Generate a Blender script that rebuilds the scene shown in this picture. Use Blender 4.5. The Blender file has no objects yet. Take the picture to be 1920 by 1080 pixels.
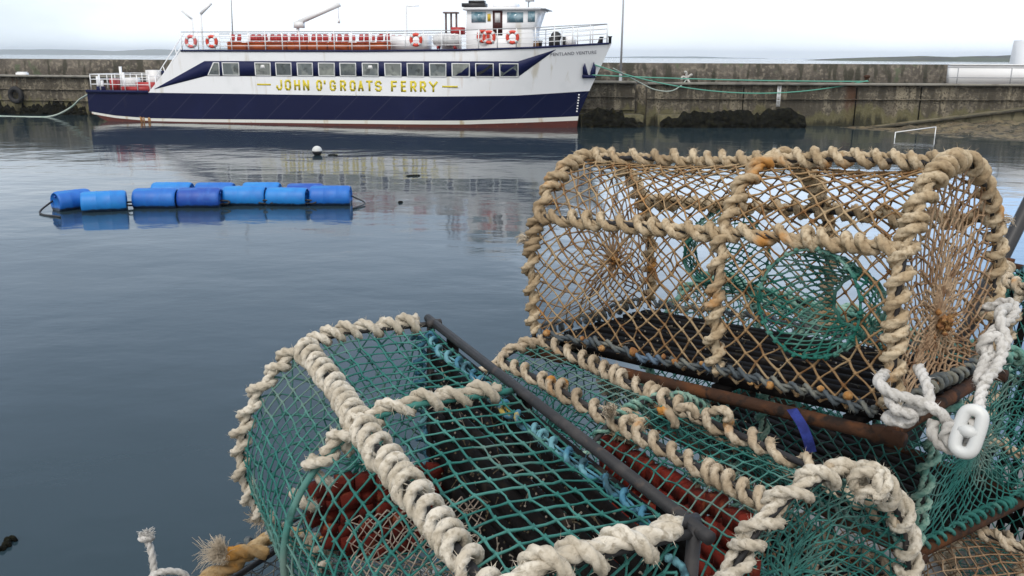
import bpy, math, random
import numpy as np
from mathutils import Matrix, Vector
random.seed(4)
rng = np.random.default_rng(4)
scn = bpy.context.scene
col = scn.collection
PI = math.pi

# ------------------------------------------------------------------ camera
EYE = np.array([0.0, 0.0, 4.06])
FOC = 1663.0                               # focal length in pixels of a 1920 wide picture
PITCH = math.atan((540 - 106) / FOC)
ROLL = math.radians(0.315)
_c, _s = math.cos(PITCH), math.sin(PITCH)
_fwd = np.array([0, _c, -_s]); _up = np.array([0, _s, _c]); _X = np.array([1.0, 0, 0])
_right = math.cos(ROLL) * _X + math.sin(ROLL) * _up
_up2 = -math.sin(ROLL) * _X + math.cos(ROLL) * _up
cam_data = bpy.data.cameras.new('camera')
cam = bpy.data.objects.new('camera', cam_data); col.objects.link(cam)
cam.matrix_world = Matrix(((_right[0], _up2[0], -_fwd[0], EYE[0]), (_right[1], _up2[1], -_fwd[1], EYE[1]),
                           (_right[2], _up2[2], -_fwd[2], EYE[2]), (0, 0, 0, 1)))
cam_data.sensor_width = 36.0
cam_data.lens = 36.0 * FOC / 1920
cam_data.clip_start = 0.05
cam_data.clip_end = 90000
cam_data.dof.use_dof = False
scn.camera = cam

# ------------------------------------------------------------------ sky, sun, exposure
SUN_EL, SUN_ROT = math.radians(52), math.radians(205)   # rotation: clockwise from +Y, so behind the camera
world = bpy.data.worlds.new('World'); scn.world = world; world.use_nodes = True
nt = world.node_tree; nt.nodes.clear()
def wn(t, **k):
    n = nt.nodes.new(t)
    for a, b in k.items(): setattr(n, a, b)
    return n
wout = wn('ShaderNodeOutputWorld')
sky = wn('ShaderNodeTexSky', sky_type='NISHITA', sun_disc=False)
sky.sun_elevation = SUN_EL; sky.sun_rotation = SUN_ROT; sky.dust_density = 3.0; sky.ozone_density = 1.0
bg_sky = wn('ShaderNodeBackground'); bg_sky.inputs['Strength'].default_value = 0.10
nt.links.new(sky.outputs[0], bg_sky.inputs[0])
tc = wn('ShaderNodeTexCoord'); sep = wn('ShaderNodeSeparateXYZ'); nt.links.new(tc.outputs['Generated'], sep.inputs[0])
# overcast layer: luminance by height above the horizon
rmp = wn('ShaderNodeValToRGB'); nt.links.new(sep.outputs['Z'], rmp.inputs[0])
els = rmp.color_ramp.elements
stops = [(0.0, (1.22, 1.30, 1.38)), (0.03, (1.12, 1.20, 1.28)), (0.10, (1.0, 1.09, 1.18)), (0.17, (0.72, 0.855, 1.03)), (0.30, (0.50, 0.625, 0.81)), (0.50, (0.51, 0.62, 0.77)), (0.75, (0.85, 0.88, 0.93)), (1.0, (1.0, 1.0, 1.0))]
els[0].position = 0.0; els[0].color = (*stops[0][1], 1); els[1].position = 1.0; els[1].color = (*stops[-1][1], 1)
for p_, c_ in stops[1:-1]:
    e_ = els.new(p_); e_.color = (*c_, 1)
cn = wn('ShaderNodeTexNoise'); cn.inputs['Scale'].default_value = 3.2; cn.inputs['Detail'].default_value = 5
mp = wn('ShaderNodeMapping'); mp.inputs['Scale'].default_value = (1, 1, 2.6)
nt.links.new(tc.outputs['Generated'], mp.inputs[0]); nt.links.new(mp.outputs[0], cn.inputs[0])
cr = wn('ShaderNodeMapRange'); cr.inputs[1].default_value = 0.3; cr.inputs[2].default_value = 0.7; cr.inputs[3].default_value = 0.86; cr.inputs[4].default_value = 1.12
nt.links.new(cn.outputs[0], cr.inputs[0])
mx = wn('ShaderNodeMix', data_type='RGBA', blend_type='MULTIPLY'); mx.inputs[0].default_value = 1.0
nt.links.new(rmp.outputs[0], mx.inputs[6]); nt.links.new(cr.outputs[0], mx.inputs[7])
# a brighter break in the cloud to the right of the view, and the lighter half of the sky behind the camera
def ramp_between(out, lo, hi, v0, v1):
    m = wn('ShaderNodeMapRange', interpolation_type='SMOOTHSTEP')
    for i_, v_ in zip((1, 2, 3, 4), (lo, hi, v0, v1)): m.inputs[i_].default_value = v_
    nt.links.new(out, m.inputs[0]); return m.outputs[0]
def wmath(op, a, b):
    m = wn('ShaderNodeMath', operation=op)
    for i_, v_ in enumerate((a, b)):
        if isinstance(v_, (int, float)): m.inputs[i_].default_value = v_
        else: nt.links.new(v_, m.inputs[i_])
    return m.outputs[0]
brk = wmath('MULTIPLY', ramp_between(wmath('ADD', sep.outputs['X'], wmath('MULTIPLY', wmath('SUBTRACT', cn.outputs[0], 0.5), 0.35)), 0.0, 0.19, 0, 1), ramp_between(sep.outputs['Z'], 0.07, 0.13, 0, 1))
brk = wmath('MULTIPLY', brk, ramp_between(sep.outputs['Z'], 0.34, 0.60, 1, 0))
brk = wmath('MULTIPLY', brk, ramp_between(sep.outputs['Y'], 0.0, 0.5, 0, 1))
mx2 = wn('ShaderNodeMix', data_type='RGBA', blend_type='MIX')
nt.links.new(wmath('MULTIPLY', brk, 0.92), mx2.inputs[0]); nt.links.new(mx.outputs[2], mx2.inputs[6])
mxb = wn('ShaderNodeMix', data_type='RGBA', blend_type='MIX'); nt.links.new(ramp_between(sep.outputs['X'], 0.30, 0.62, 0, 1), mxb.inputs[0])
mxb.inputs[6].default_value = (1.75, 2.05, 2.45, 1); mxb.inputs[7].default_value = (0.75, 1.35, 2.3, 1)
nt.links.new(mxb.outputs[2], mx2.inputs[7])
back = ramp_between(sep.outputs['Y'], 0.35, -0.5, 0.0, 1.0)
mx3 = wn('ShaderNodeMix', data_type='RGBA', blend_type='MIX'); nt.links.new(back, mx3.inputs[0])
nt.links.new(mx2.outputs[2], mx3.inputs[6]); mx3.inputs[7].default_value = (1.25, 1.25, 1.25, 1)
lft = wmath('MULTIPLY', ramp_between(wmath('ADD', sep.outputs['X'], wmath('MULTIPLY', wmath('SUBTRACT', cn.outputs[0], 0.5), 0.5)), -0.22, -0.50, 0, 1), ramp_between(sep.outputs['Z'], 0.10, 0.05, 0, 1))
lft = wmath('MULTIPLY', lft, ramp_between(sep.outputs['Y'], 0.0, 0.5, 0, 1))
mx4 = wn('ShaderNodeMix', data_type='RGBA', blend_type='MIX'); nt.links.new(wmath('MULTIPLY', lft, 0.6), mx4.inputs[0])
nt.links.new(mx3.outputs[2], mx4.inputs[6]); mx4.inputs[7].default_value = (0.66, 0.78, 0.86, 1)
bg_cloud = wn('ShaderNodeBackground'); bg_cloud.inputs['Strength'].default_value = 1.0
nt.links.new(mx4.outputs[2], bg_cloud.inputs[0])
mixb = wn('ShaderNodeMixShader'); mixb.inputs[0].default_value = 0.88
nt.links.new(bg_sky.outputs[0], mixb.inputs[1]); nt.links.new(bg_cloud.outputs[0], mixb.inputs[2])
nt.links.new(mixb.outputs[0], wout.inputs[0])

sun_d = bpy.data.lights.new('sun', 'SUN'); sun_d.energy = 1.2; sun_d.angle = math.radians(14); sun_d.color = (1.0, 0.96, 0.90)
sun = bpy.data.objects.new('sun', sun_d); col.objects.link(sun)
_sd = Vector((math.sin(SUN_ROT) * math.cos(SUN_EL), math.cos(SUN_ROT) * math.cos(SUN_EL), math.sin(SUN_EL)))
sun.rotation_euler = (-_sd).to_track_quat('-Z', 'Y').to_euler(); sun.location = (0, -20, 40)
scn.view_settings.view_transform = 'Standard'; scn.view_settings.look = 'None'
scn.view_settings.exposure = 0.25; scn.view_settings.gamma = 1.0
scn.cycles.max_bounces = 8; scn.cycles.use_denoising = True

# ------------------------------------------------------------------ surveying helpers
def ray(u, v):
    return _right * ((u - 960) / FOC) - _up2 * ((v - 540) / FOC) + _fwd
def at_z(u, v, z=0.0):
    d = ray(u, v); return EYE + d * ((z - EYE[2]) / d[2])
def at_y(u, v, y):
    d = ray(u, v); return EYE + d * (y / d[1])
def at_d(u, v, dist):
    return EYE + ray(u, v) * dist

# ------------------------------------------------------------------ materials
def mat(name, base, rough=0.6, spots=(), bump=None, metal=0.0, spec=0.5, coords='Object', extra=None):
    """spots: (scale, low, high, colour, detail[, stretch]) noise patches mixed over base; bump: (scale, strength, distance)"""
    m = bpy.data.materials.new(name); m.use_nodes = True
    t = m.node_tree; b = t.nodes['Principled BSDF']
    b.inputs['Roughness'].default_value = rough; b.inputs['Metallic'].default_value = metal
    b.inputs['Specular IOR Level'].default_value = spec
    co = t.nodes.new('ShaderNodeTexCoord').outputs[coords]
    cur = None
    for k, sp in enumerate(spots):
        sc, lo, hi, c2, det = sp[:5]
        n = t.nodes.new('ShaderNodeTexNoise'); n.inputs['Scale'].default_value = sc; n.inputs['Detail'].default_value = det
        src = co
        mpn = t.nodes.new('ShaderNodeMapping'); mpn.inputs['Location'].default_value = (k * 3.1, k * 1.7, k * 5.3)
        if len(sp) > 5: mpn.inputs['Scale'].default_value = sp[5]
        t.links.new(co, mpn.inputs[0]); t.links.new(mpn.outputs[0], n.inputs[0])
        r = t.nodes.new('ShaderNodeMapRange'); r.interpolation_type = 'SMOOTHSTEP'
        r.inputs[1].default_value = lo; r.inputs[2].default_value = hi
        t.links.new(n.outputs[0], r.inputs[0])
        x = t.nodes.new('ShaderNodeMix'); x.data_type = 'RGBA'
        t.links.new(r.outputs[0], x.inputs[0])
        if cur is None: x.inputs[6].default_value = (*base, 1)
        else: t.links.new(cur, x.inputs[6])
        x.inputs[7].default_value = (*c2, 1)
        cur = x.outputs[2]
    if cur is None: b.inputs['Base Color'].default_value = (*base, 1)
    else: t.links.new(cur, b.inputs['Base Color'])
    if bump:
        n = t.nodes.new('ShaderNodeTexNoise'); n.inputs['Scale'].default_value = bump[0]; n.inputs['Detail'].default_value = 6
        t.links.new(co, n.inputs[0])
        bp = t.nodes.new('ShaderNodeBump'); bp.inputs['Strength'].default_value = bump[1]; bp.inputs['Distance'].default_value = bump[2]
        t.links.new(n.outputs[0], bp.inputs['Height']); t.links.new(bp.outputs[0], b.inputs['Normal'])
    if extra: extra(t, b, co)
    return m

def water_nodes(t, b, co):
    b.inputs['IOR'].default_value = 1.33
    hs = []
    for sc, amp, st in ((0.30, 0.05, (1, 1.3, 1)), (1.5, 0.0075, (1, 1.5, 1)), (5.5, 0.0016, (1, 1.5, 1))):
        mpn = t.nodes.new('ShaderNodeMapping'); mpn.inputs['Scale'].default_value = st
        mpn.inputs['Rotation'].default_value = (0, 0, 0.25)
        t.links.new(co, mpn.inputs[0])
        n = t.nodes.new('ShaderNodeTexNoise'); n.inputs['Scale'].default_value = sc; n.inputs['Detail'].default_value = 2.5
        t.links.new(mpn.outputs[0], n.inputs[0])
        mu = t.nodes.new('ShaderNodeMath'); mu.operation = 'MULTIPLY'; mu.inputs[1].default_value = amp
        t.links.new(n.outputs[0], mu.inputs[0]); hs.append(mu.outputs[0])
    a = t.nodes.new('ShaderNodeMath'); a.operation = 'ADD'; t.links.new(hs[0], a.inputs[0]); t.links.new(hs[1], a.inputs[1])
    a2 = t.nodes.new('ShaderNodeMath'); a2.operation = 'ADD'; t.links.new(a.outputs[0], a2.inputs[0]); t.links.new(hs[2], a2.inputs[1])
    bp = t.nodes.new('ShaderNodeBump'); bp.inputs['Strength'].default_value = 1.0; bp.inputs['Distance'].default_value = 0.65
    t.links.new(a2.outputs[0], bp.inputs['Height']); t.links.new(bp.outputs[0], b.inputs['Normal'])

M_WATER = mat('harbour_water', (0.021, 0.038, 0.048), 0.07, extra=water_nodes)
def tideband(t, b, co):
    prev = b.inputs['Base Color'].links[0].from_socket
    gm = t.nodes.new('ShaderNodeNewGeometry'); sp = t.nodes.new('ShaderNodeSeparateXYZ'); t.links.new(gm.outputs['Position'], sp.inputs[0])
    n = t.nodes.new('ShaderNodeTexNoise'); n.inputs['Scale'].default_value = 1.1; n.inputs['Detail'].default_value = 7
    mpn = t.nodes.new('ShaderNodeMapping'); mpn.inputs['Scale'].default_value = (1.6, 1.6, .35); t.links.new(gm.outputs['Position'], mpn.inputs[0]); t.links.new(mpn.outputs[0], n.inputs[0])
    m1 = t.nodes.new('ShaderNodeMath'); m1.operation = 'MULTIPLY_ADD'; t.links.new(n.outputs[0], m1.inputs[0]); m1.inputs[1].default_value = -2.6; t.links.new(sp.outputs[2], m1.inputs[2])
    cur = prev
    for lo, hi, c_, f_ in ((-.55, -.25, (.115, .105, .048), .75), (-1.15, -.85, (.020, .019, .009), .9)):
        r = t.nodes.new('ShaderNodeMapRange'); r.inputs[1].default_value = lo; r.inputs[2].default_value = hi; r.inputs[3].default_value = f_; r.inputs[4].default_value = 0; t.links.new(m1.outputs[0], r.inputs[0])
        x = t.nodes.new('ShaderNodeMix'); x.data_type = 'RGBA'; t.links.new(r.outputs[0], x.inputs[0]); t.links.new(cur, x.inputs[6]); x.inputs[7].default_value = (*c_, 1); cur = x.outputs[2]
    t.links.new(cur, b.inputs['Base Color'])
M_CONC = mat('old_concrete', (0.120, 0.104, 0.078), 0.92, ((0.5, .40, .60, (0.072, .062, .046), 7), (3.5, .48, .64, (0.20, .175, .130), 7), (2.2, .48, .60, (0.060, .052, .038), 7, (1, 1, .12)), (1.7, .56, .66, (.23, .20, .145), 6, (1, 1, .16)), (9, .50, .64, (.058, .050, .038), 7), (.3, .58, .68, (.070, .036, .020), 5, (1, 1, .35))), (7, .8, .07), extra=tideband)
M_PARAPET = mat('weathered_parapet', (0.110, 0.095, 0.078), 0.92, ((0.4, .42, .62, (0.062, .054, .044), 7), (4.0, .47, .66, (0.18, .158, .125), 8), (2.0, .50, .62, (.045, .042, .030), 7, (1, 1, .3)), (.9, .6, .70, (.085, .10, .06), 6)), (6, .8, .08))
M_DECKC = mat('pier_deck_concrete', (0.24, .23, .20), 0.9, ((1.5, .45, .65, (.16, .15, .13), 5),), (20, .4, .01))
M_QUAY = mat('quay_concrete', (0.22, .21, .19), 0.9, ((3, .45, .65, (.13, .125, .11), 6), (30, .5, .7, (.3, .29, .26), 4)), (60, .5, .004))
M_WEED = mat('bladder_weed', (0.0035, 0.0035, 0.0018), 0.8, ((5, .48, .66, (.011, .011, .004), 5), (2, .6, .74, (.024, .020, .007), 5)), (14, 1.0, .08), spec=.15)
M_SHORE = mat('weedy_foreshore', (0.10, 0.075, 0.042), 0.9, ((1.1, .45, .62, (.16, .125, .065), 7), (2.2, .5, .60, (.030, .026, .012), 8), (9, .55, .68, (.20, .17, .11), 6)), (9, 1.0, .12))
M_HILL = mat('distant_hills', (0.10, 0.12, 0.10), 1.0, ((0.0006, .45, .6, (.14, .14, .10), 5),), spec=0)
M_HEAD = mat('headland_grass', (0.075, 0.085, 0.05), 1.0, ((0.006, .45, .6, (.055, .05, .04), 6), (.02, .55, .66, (.12, .11, .06), 5)), spec=0)
M_WHITE = mat('ship_white', (0.80, 0.81, 0.83), 0.38, ((.6, .5, .75, (.70, .72, .74), 6), (1.6, .60, .74, (.58, .55, .48), 7, (1, 1, .16)), (.7, .68, .76, (.45, .30, .16), 6, (1, 1, .10))))
def scuffs(t, b, co):
    prev = b.inputs['Base Color'].links[0].from_socket
    w = t.nodes.new('ShaderNodeTexWave'); w.bands_direction = 'X'; w.inputs['Scale'].default_value = 0.22
    w.inputs['Distortion'].default_value = 1.2; w.inputs['Detail'].default_value = 1; w.inputs['Detail Scale'].default_value = .4
    mpn = t.nodes.new('ShaderNodeMapping'); mpn.inputs['Rotation'].default_value = (0, math.radians(-48), 0)
    t.links.new(co, mpn.inputs[0]); t.links.new(mpn.outputs[0], w.inputs[0])
    r = t.nodes.new('ShaderNodeMapRange'); r.inputs[1].default_value = .993; r.inputs[2].default_value = 1.0; r.inputs[4].default_value = .35
    t.links.new(w.outputs['Fac'], r.inputs[0])
    x = t.nodes.new('ShaderNodeMix'); x.data_type = 'RGBA'; t.links.new(r.outputs[0], x.inputs[0]); t.links.new(prev, x.inputs[6])
    x.inputs[7].default_value = (.055, .062, .09, 1); t.links.new(x.outputs[2], b.inputs['Base Color'])
M_NAVY = mat('ship_navy', (0.004, 0.007, 0.040), 0.55, ((.5, .5, .8, (.006, .010, .050), 5), (2, .64, .8, (.016, .018, .042), 6, (1, 1, .3))), extra=scuffs, spec=0.18)
M_STRIPE = mat('stripe_navy', (0.006, 0.010, 0.056), 0.5, spec=0.2)
M_REDBOOT = mat('antifouling_red', (0.085, 0.017, 0.011), 0.75, ((1.5, .45, .7, (.07, .016, .012), 6), (6, .6, .75, (.18, .07, .04), 5)))
M_BOOTW = mat('boot_white', (0.66, 0.66, 0.62), 0.5, ((1.6, .58, .72, (.46, .36, .22), 6, (1, 1, .2)), (.9, .68, .74, (.40, .15, .03), 5)))
M_GOLD = mat('lettering_yellow', (0.62, 0.50, 0.02), 0.5, ((3, .5, .7, (.50, .42, .04), 4),))
M_GLASS = mat('cabin_glass', (0.10, 0.12, 0.125), 0.08, ((1.4, .45, .62, (.20, .22, .21), 3), (2.3, .5, .66, (.05, .06, .06), 3)), spec=.6)
M_GLASS2 = mat('cabin_glass_dim', (0.06, 0.075, 0.08), 0.08, ((1.1, .45, .62, (.13, .15, .14), 3), (2.9, .5, .66, (.03, .04, .04), 3)), spec=.6)
M_GLASS3 = mat('cabin_glass_pale', (0.15, 0.165, 0.155), 0.08, ((.9, .45, .62, (.26, .28, .25), 3), (2.1, .5, .66, (.08, .09, .085), 3)), spec=.6)
M_DARKGLASS = mat('dark_cabin_glass', (0.012, .014, .016), 0.08, spec=.6)
M_BLUEGLASS = mat('wheelhouse_glass', (0.12, .24, .30), 0.06, ((2, .45, .6, (.30, .42, .48), 2),), spec=.7)
M_GREYF = mat('window_frame_grey', (0.66, .67, .67), .45)
M_DECK = mat('deck_dark', (0.07, .03, .03), .8)
M_RAIL = mat('rail_white', (0.78, .79, .80), .4)
M_RAILGREY = mat('rail_grey', (0.33, .34, .36), .45)
M_ORANGE = mat('bench_orange', (0.55, .13, .035), .5, ((2, .45, .65, (.42, .10, .04), 4),))
M_RED = mat('bench_red', (0.38, .025, .025), .5, ((2, .45, .7, (.25, .02, .02), 4),))
M_RING = mat('lifering_red', (0.60, .05, .025), .5)
M_RINGPALE = mat('lifering_faded', (0.62, .14, .13), .55)
M_BLACK = mat('black_gear', (0.018, .018, .02), .5)
M_BROWN = mat('varnished_door', (0.055, .012, .012), .4)
M_YELLOW = mat('yellow_gear', (0.60, .42, .04), .5)
M_RAFT = mat('raft_shell', (0.68, .68, .68), .4, ((3, .5, .7, (.5, .5, .5), 4),))
M_RUST = mat('rusty_iron', (0.045, 0.022, 0.013), .85, ((22, .45, .66, (.10, .040, .016), 7), (60, .5, .68, (.018, .013, .011), 5)), (150, .7, .002), spec=.2)
M_TARIRON = mat('black_pipe', (0.022, .022, .024), .6, ((25, .48, .65, (.04, .037, .037), 6), (60, .58, .72, (.055, .042, .036), 5)), (140, .5, .0015), spec=.3)
M_SLAT = mat('floor_slats', (0.007, .006, .006), .9, ((20, .55, .72, (.030, .024, .018), 6),), (90, .6, .002), spec=.12)
M_REDFLOOR = mat('red_floor_slats', (0.105, .015, .010), .9, ((18, .45, .62, (.06, .012, .010), 7), (40, .6, .72, (.24, .07, .035), 5)), (60, .9, .004), spec=.15)
M_TYRE = mat('tyre_rubber', (0.012, .012, .013), .75)
def wetline(t, b, co):
    prev = b.inputs['Base Color'].links[0].from_socket
    sp = t.nodes.new('ShaderNodeSeparateXYZ'); t.links.new(co, sp.inputs[0])
    n = t.nodes.new('ShaderNodeTexNoise'); n.inputs['Scale'].default_value = 6; n.inputs['Detail'].default_value = 4; t.links.new(co, n.inputs[0])
    m1 = t.nodes.new('ShaderNodeMath'); m1.operation = 'MULTIPLY_ADD'; t.links.new(n.outputs[0], m1.inputs[0]); m1.inputs[1].default_value = .09; t.links.new(sp.outputs[2], m1.inputs[2])
    r = t.nodes.new('ShaderNodeMapRange'); r.inputs[1].default_value = -.10; r.inputs[2].default_value = -.06; r.inputs[3].default_value = 1; r.inputs[4].default_value = 0; t.links.new(m1.outputs[0], r.inputs[0])
    x = t.nodes.new('ShaderNodeMix'); x.data_type = 'RGBA'; t.links.new(r.outputs[0], x.inputs[0]); t.links.new(prev, x.inputs[6]); x.inputs[7].default_value = (.006, .02, .05, 1)
    t.links.new(x.outputs[2], b.inputs['Base Color'])
M_BARREL = mat('barrel_blue', (0.005, .115, .46), .5, ((3, .45, .7, (.007, .14, .50), 4), (4, .56, .74, (.012, .16, .48), 6, (.3, 1, 1))), extra=wetline)
M_BARRELD = mat('barrel_deep_blue', (.004, .058, .34), .5, ((3, .45, .7, (.012, .10, .42), 4), (4, .56, .74, (.02, .11, .40), 6, (.3, 1, 1))), extra=wetline)
M_BARRELL = mat('barrel_light_blue', (.008, .19, .56), .5, ((3, .45, .7, (.009, .155, .50), 4), (4, .56, .74, (.02, .22, .54), 6, (.3, 1, 1))), extra=wetline)
M_GREENLINE = mat('mooring_green', (0.10, .32, .24), .8)
M_PALELINE = mat('mooring_pale', (0.36, .42, .38), .8, ((1.2, .5, .7, (.22, .32, .27), 4),))
M_PLASTIC = mat('white_plastic', (0.52, .53, .52), .45, ((30, .5, .75, (.62, .63, .60), 5),), (200, .15, .001))

def rope_mat(name, base, pale, dirt, stain=None, stain_amt=(.62, .70)):
    mid = tuple(.55 * a + .45 * b for a, b in zip(base, dirt)); sp = [(28, .38, .62, pale, 5), (160, .46, .70, mid, 6), (7, .50, .74, mid, 3)]
    if stain: sp.append((11, stain_amt[0], stain_amt[1], stain, 4))
    return mat(name, base, .92, sp, (420, .55, .0018), spec=.15)
M_ROPE_TAN = rope_mat('tan_rope', (.35, .265, .165), (.50, .41, .285), (.16, .11, .065), (.42, .20, .055), (.58, .70))
M_ROPE_CREAM = rope_mat('cream_rope', (.43, .38, .30), (.58, .535, .455), (.20, .17, .125), (.46, .25, .08), (.68, .76))
M_ROPE_MID = rope_mat('weathered_rope', (.37, .295, .205), (.51, .435, .33), (.18, .135, .09), (.46, .21, .05), (.62, .72))
M_ROPE_GREEN = rope_mat('green_rope', (.10, .24, .20), (.26, .38, .31), (.05, .13, .11))
M_ROPE_WHITE = rope_mat('white_rope', (.44, .425, .40), (.56, .545, .52), (.26, .24, .205))
M_ROPE_ORANGE = rope_mat('orange_rope', (.33, .22, .10), (.46, .35, .21), (.18, .10, .04), (.46, .21, .035), (.54, .66))
M_TWINE_TAN = mat('orange_twine', (.28, .18, .092), .9, ((14, .42, .62, (.35, .26, .155), 5), (40, .48, .68, (.17, .085, .035), 5), (5, .58, .70, (.36, .17, .05), 3)), (500, .5, .001), spec=.15)
M_TWINE_BROWN = mat('brown_twine', (.29, .19, .115), .9, ((14, .42, .62, (.36, .26, .17), 5), (40, .48, .68, (.16, .09, .05), 5)), (500, .5, .001), spec=.15)
M_TWINE_TEAL = mat('teal_twine', (.018, .125, .108), .8, ((12, .42, .62, (.055, .195, .170), 4), (45, .5, .7, (.012, .075, .068), 4), (6, .50, .66, (.12, .19, .165), 5)), spec=.3)
M_TWINE_GREEN = mat('green_twine', (.012, .115, .088), .8, ((14, .42, .62, (.13, .25, .21), 4), (40, .5, .7, (.010, .075, .06), 4)), spec=.3)
M_TWINE_PALEG = mat('pale_green_twine', (.20, .38, .31), .75, ((20, .42, .62, (.03, .26, .19), 4),), spec=.3)
M_TWINE_CREAM = mat('cream_twine', (.45, .38, .31), .8, ((25, .42, .62, (.33, .25, .2), 4),))
M_TWINE_BLUE = mat('blue_twine', (.05, .16, .24), .85, ((18, .45, .6, (.12, .27, .31), 4), (40, .5, .64, (.03, .07, .09), 4), (25, .60, .66, (.34, .26, .07), 4)), spec=.2)
M_TWINE_GREY = mat('blue_grey_twine', (.06, .075, .085), .8, ((25, .45, .62, (.17, .17, .14), 4), (12, .58, .66, (.09, .14, .20), 4)))
M_KNOT_ORANGE = mat('orange_knots', (.34, .16, .045), .9, ((40, .42, .62, (.20, .085, .03), 5), (90, .5, .65, (.42, .25, .10), 4)), (300, .8, .002))
M_FIBRE = mat('frayed_fibre', (.46, .39, .30), .95, spec=.1)
M_GRIT = mat('shell_grit_pale', (.24, .21, .17), .9)
M_BLUE_STRAP = mat('blue_strap', (.008, .016, .13), .85, ((60, .45, .65, (.015, .03, .20), 5),), (300, .6, .002))

# ------------------------------------------------------------------ mesh helpers
class MB:
    def __init__(self): self.V = []; self.F = {}; self.n = 0
    def add(self, V, F):
        V = np.asarray(V, float).reshape(-1, 3)
        for f in (F if isinstance(F, list) else [F]):
            f = np.asarray(f, int)
            if f.ndim == 1: f = f[None]
            self.F.setdefault(f.shape[1], []).append(f + self.n)
        self.V.append(V); self.n += len(V)
    def build(self, name, material, parent=None, smooth=False):
        me = bpy.data.meshes.new(name)
        V = np.concatenate(self.V) if self.V else np.zeros((0, 3))
        me.vertices.add(len(V)); me.vertices.foreach_set('co', V.astype(np.float32).ravel())
        loops = []; starts = []; tot = 0
        for k, lst in self.F.items():
            f = np.concatenate(lst); loops.append(f.ravel()); starts.append(tot + np.arange(len(f)) * k); tot += f.size
        me.loops.add(tot); me.loops.foreach_set('vertex_index', np.concatenate(loops).astype(np.int32))
        st = np.concatenate(starts).astype(np.int32)
        me.polygons.add(len(st)); me.polygons.foreach_set('loop_start', st)
        if smooth: me.polygons.foreach_set('use_smooth', np.ones(len(st), bool))
        me.update(calc_edges=True); me.validate()
        if material: me.materials.append(material)
        o = bpy.data.objects.new(name, me); col.objects.link(o)
        if parent: o.parent = parent
        return o
    def box(self, c, s, R=None):
        c = np.asarray(c, float); h = np.asarray(s, float) / 2
        V = np.array([[x, y, z] for x in (-1, 1) for y in (-1, 1) for z in (-1, 1)]) * h
        if R is not None: V = V @ np.asarray(R).T
        self.add(V + c, [np.array([[0, 1, 3, 2], [4, 6, 7, 5], [0, 4, 5, 1], [2, 3, 7, 6], [0, 2, 6, 4], [1, 5, 7, 3]])])
    def bar(self, p, q, w, h, up=(0, 0, 1)):
        p = np.asarray(p, float); q = np.asarray(q, float); d = q - p; L = np.linalg.norm(d); d /= L
        u = np.asarray(up, float)
        if abs(u @ d) > .98: u = np.array([1., 0, 0])
        s = np.cross(d, u); s /= np.linalg.norm(s); t = np.cross(s, d)
        self.box((p + q) / 2, (L, w, h), np.stack([d, s, t], 1))
    def tube(self, P, r, n=8, caps=True):
        P = np.asarray(P, float); T, U, W = frames(P); m = len(P)
        r = np.broadcast_to(np.asarray(r, float), (m,))
        a = np.arange(n) * 2 * PI / n
        V = P[:, None] + r[:, None, None] * (np.cos(a)[None, :, None] * U[:, None] + np.sin(a)[None, :, None] * W[:, None])
        F = [ring_faces(m, n)]
        if caps: F += [np.arange(n)[::-1], (m - 1) * n + np.arange(n)]
        self.add(V, F)
    def lathe(self, prof, p, d, n=24):
        """prof: (radius, height) pairs along direction d from p"""
        d = np.asarray(d, float) / np.linalg.norm(d); u = np.array([0, 0, 1.]) if abs(d[2]) < .9 else np.array([1., 0, 0])
        s = np.cross(d, u); s /= np.linalg.norm(s); t = np.cross(d, s); a = np.arange(n) * 2 * PI / n
        V = np.array([np.asarray(p) + d * h + r * (np.cos(x) * s + np.sin(x) * t) for r, h in prof for x in a])
        self.add(V, [ring_faces(len(prof), n), np.arange(n)[::-1], (len(prof) - 1) * n + np.arange(n)])
    def prism(self, pts, ext):
        P = np.asarray(pts, float); n = len(P); e = np.asarray(ext, float)
        i = np.arange(n); j = (i + 1) % n
        self.add(np.r_[P, P + e], [i[::-1], i + n, np.stack([i, j, j + n, i + n], 1)])
    def torus(self, c, nrm, R, r, n=32, m=10, a0=0, a1=2 * PI):
        nrm = np.asarray(nrm, float) / np.linalg.norm(nrm); u = np.array([0, 0, 1.]) if abs(nrm[2]) < .9 else np.array([1., 0, 0])
        s = np.cross(u, nrm); s /= np.linalg.norm(s); t = np.cross(nrm, s)
        a = np.linspace(a0, a1, n + 1); closed = abs(a1 - a0 - 2 * PI) < 1e-6
        if closed: a = a[:-1]
        P = np.asarray(c) + R * (np.cos(a)[:, None] * s + np.sin(a)[:, None] * t)
        b = np.arange(m) * 2 * PI / m
        rad = (P - np.asarray(c)) / R
        V = P[:, None] + r * (np.cos(b)[None, :, None] * rad[:, None] + np.sin(b)[None, :, None] * nrm)
        k = len(P)
        if closed:
            i = np.arange(k)[:, None]; j = np.arange(m)[None]; i2 = (i + 1) % k; j2 = (j + 1) % m
            F = np.stack([i * m + j, i2 * m + j, i2 * m + j2, i * m + j2], -1).reshape(-1, 4)
            self.add(V, [F])
        else: self.add(V, [ring_faces(k, m), np.arange(m)[::-1], (k - 1) * m + np.arange(m)])
    def grid(self, G):
        G = np.asarray(G, float); a, b = G.shape[:2]
        i = np.arange(a - 1)[:, None]; j = np.arange(b - 1)[None]
        self.add(G, [np.stack([i * b + j, (i + 1) * b + j, (i + 1) * b + j + 1, i * b + j + 1], -1).reshape(-1, 4)])

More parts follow.
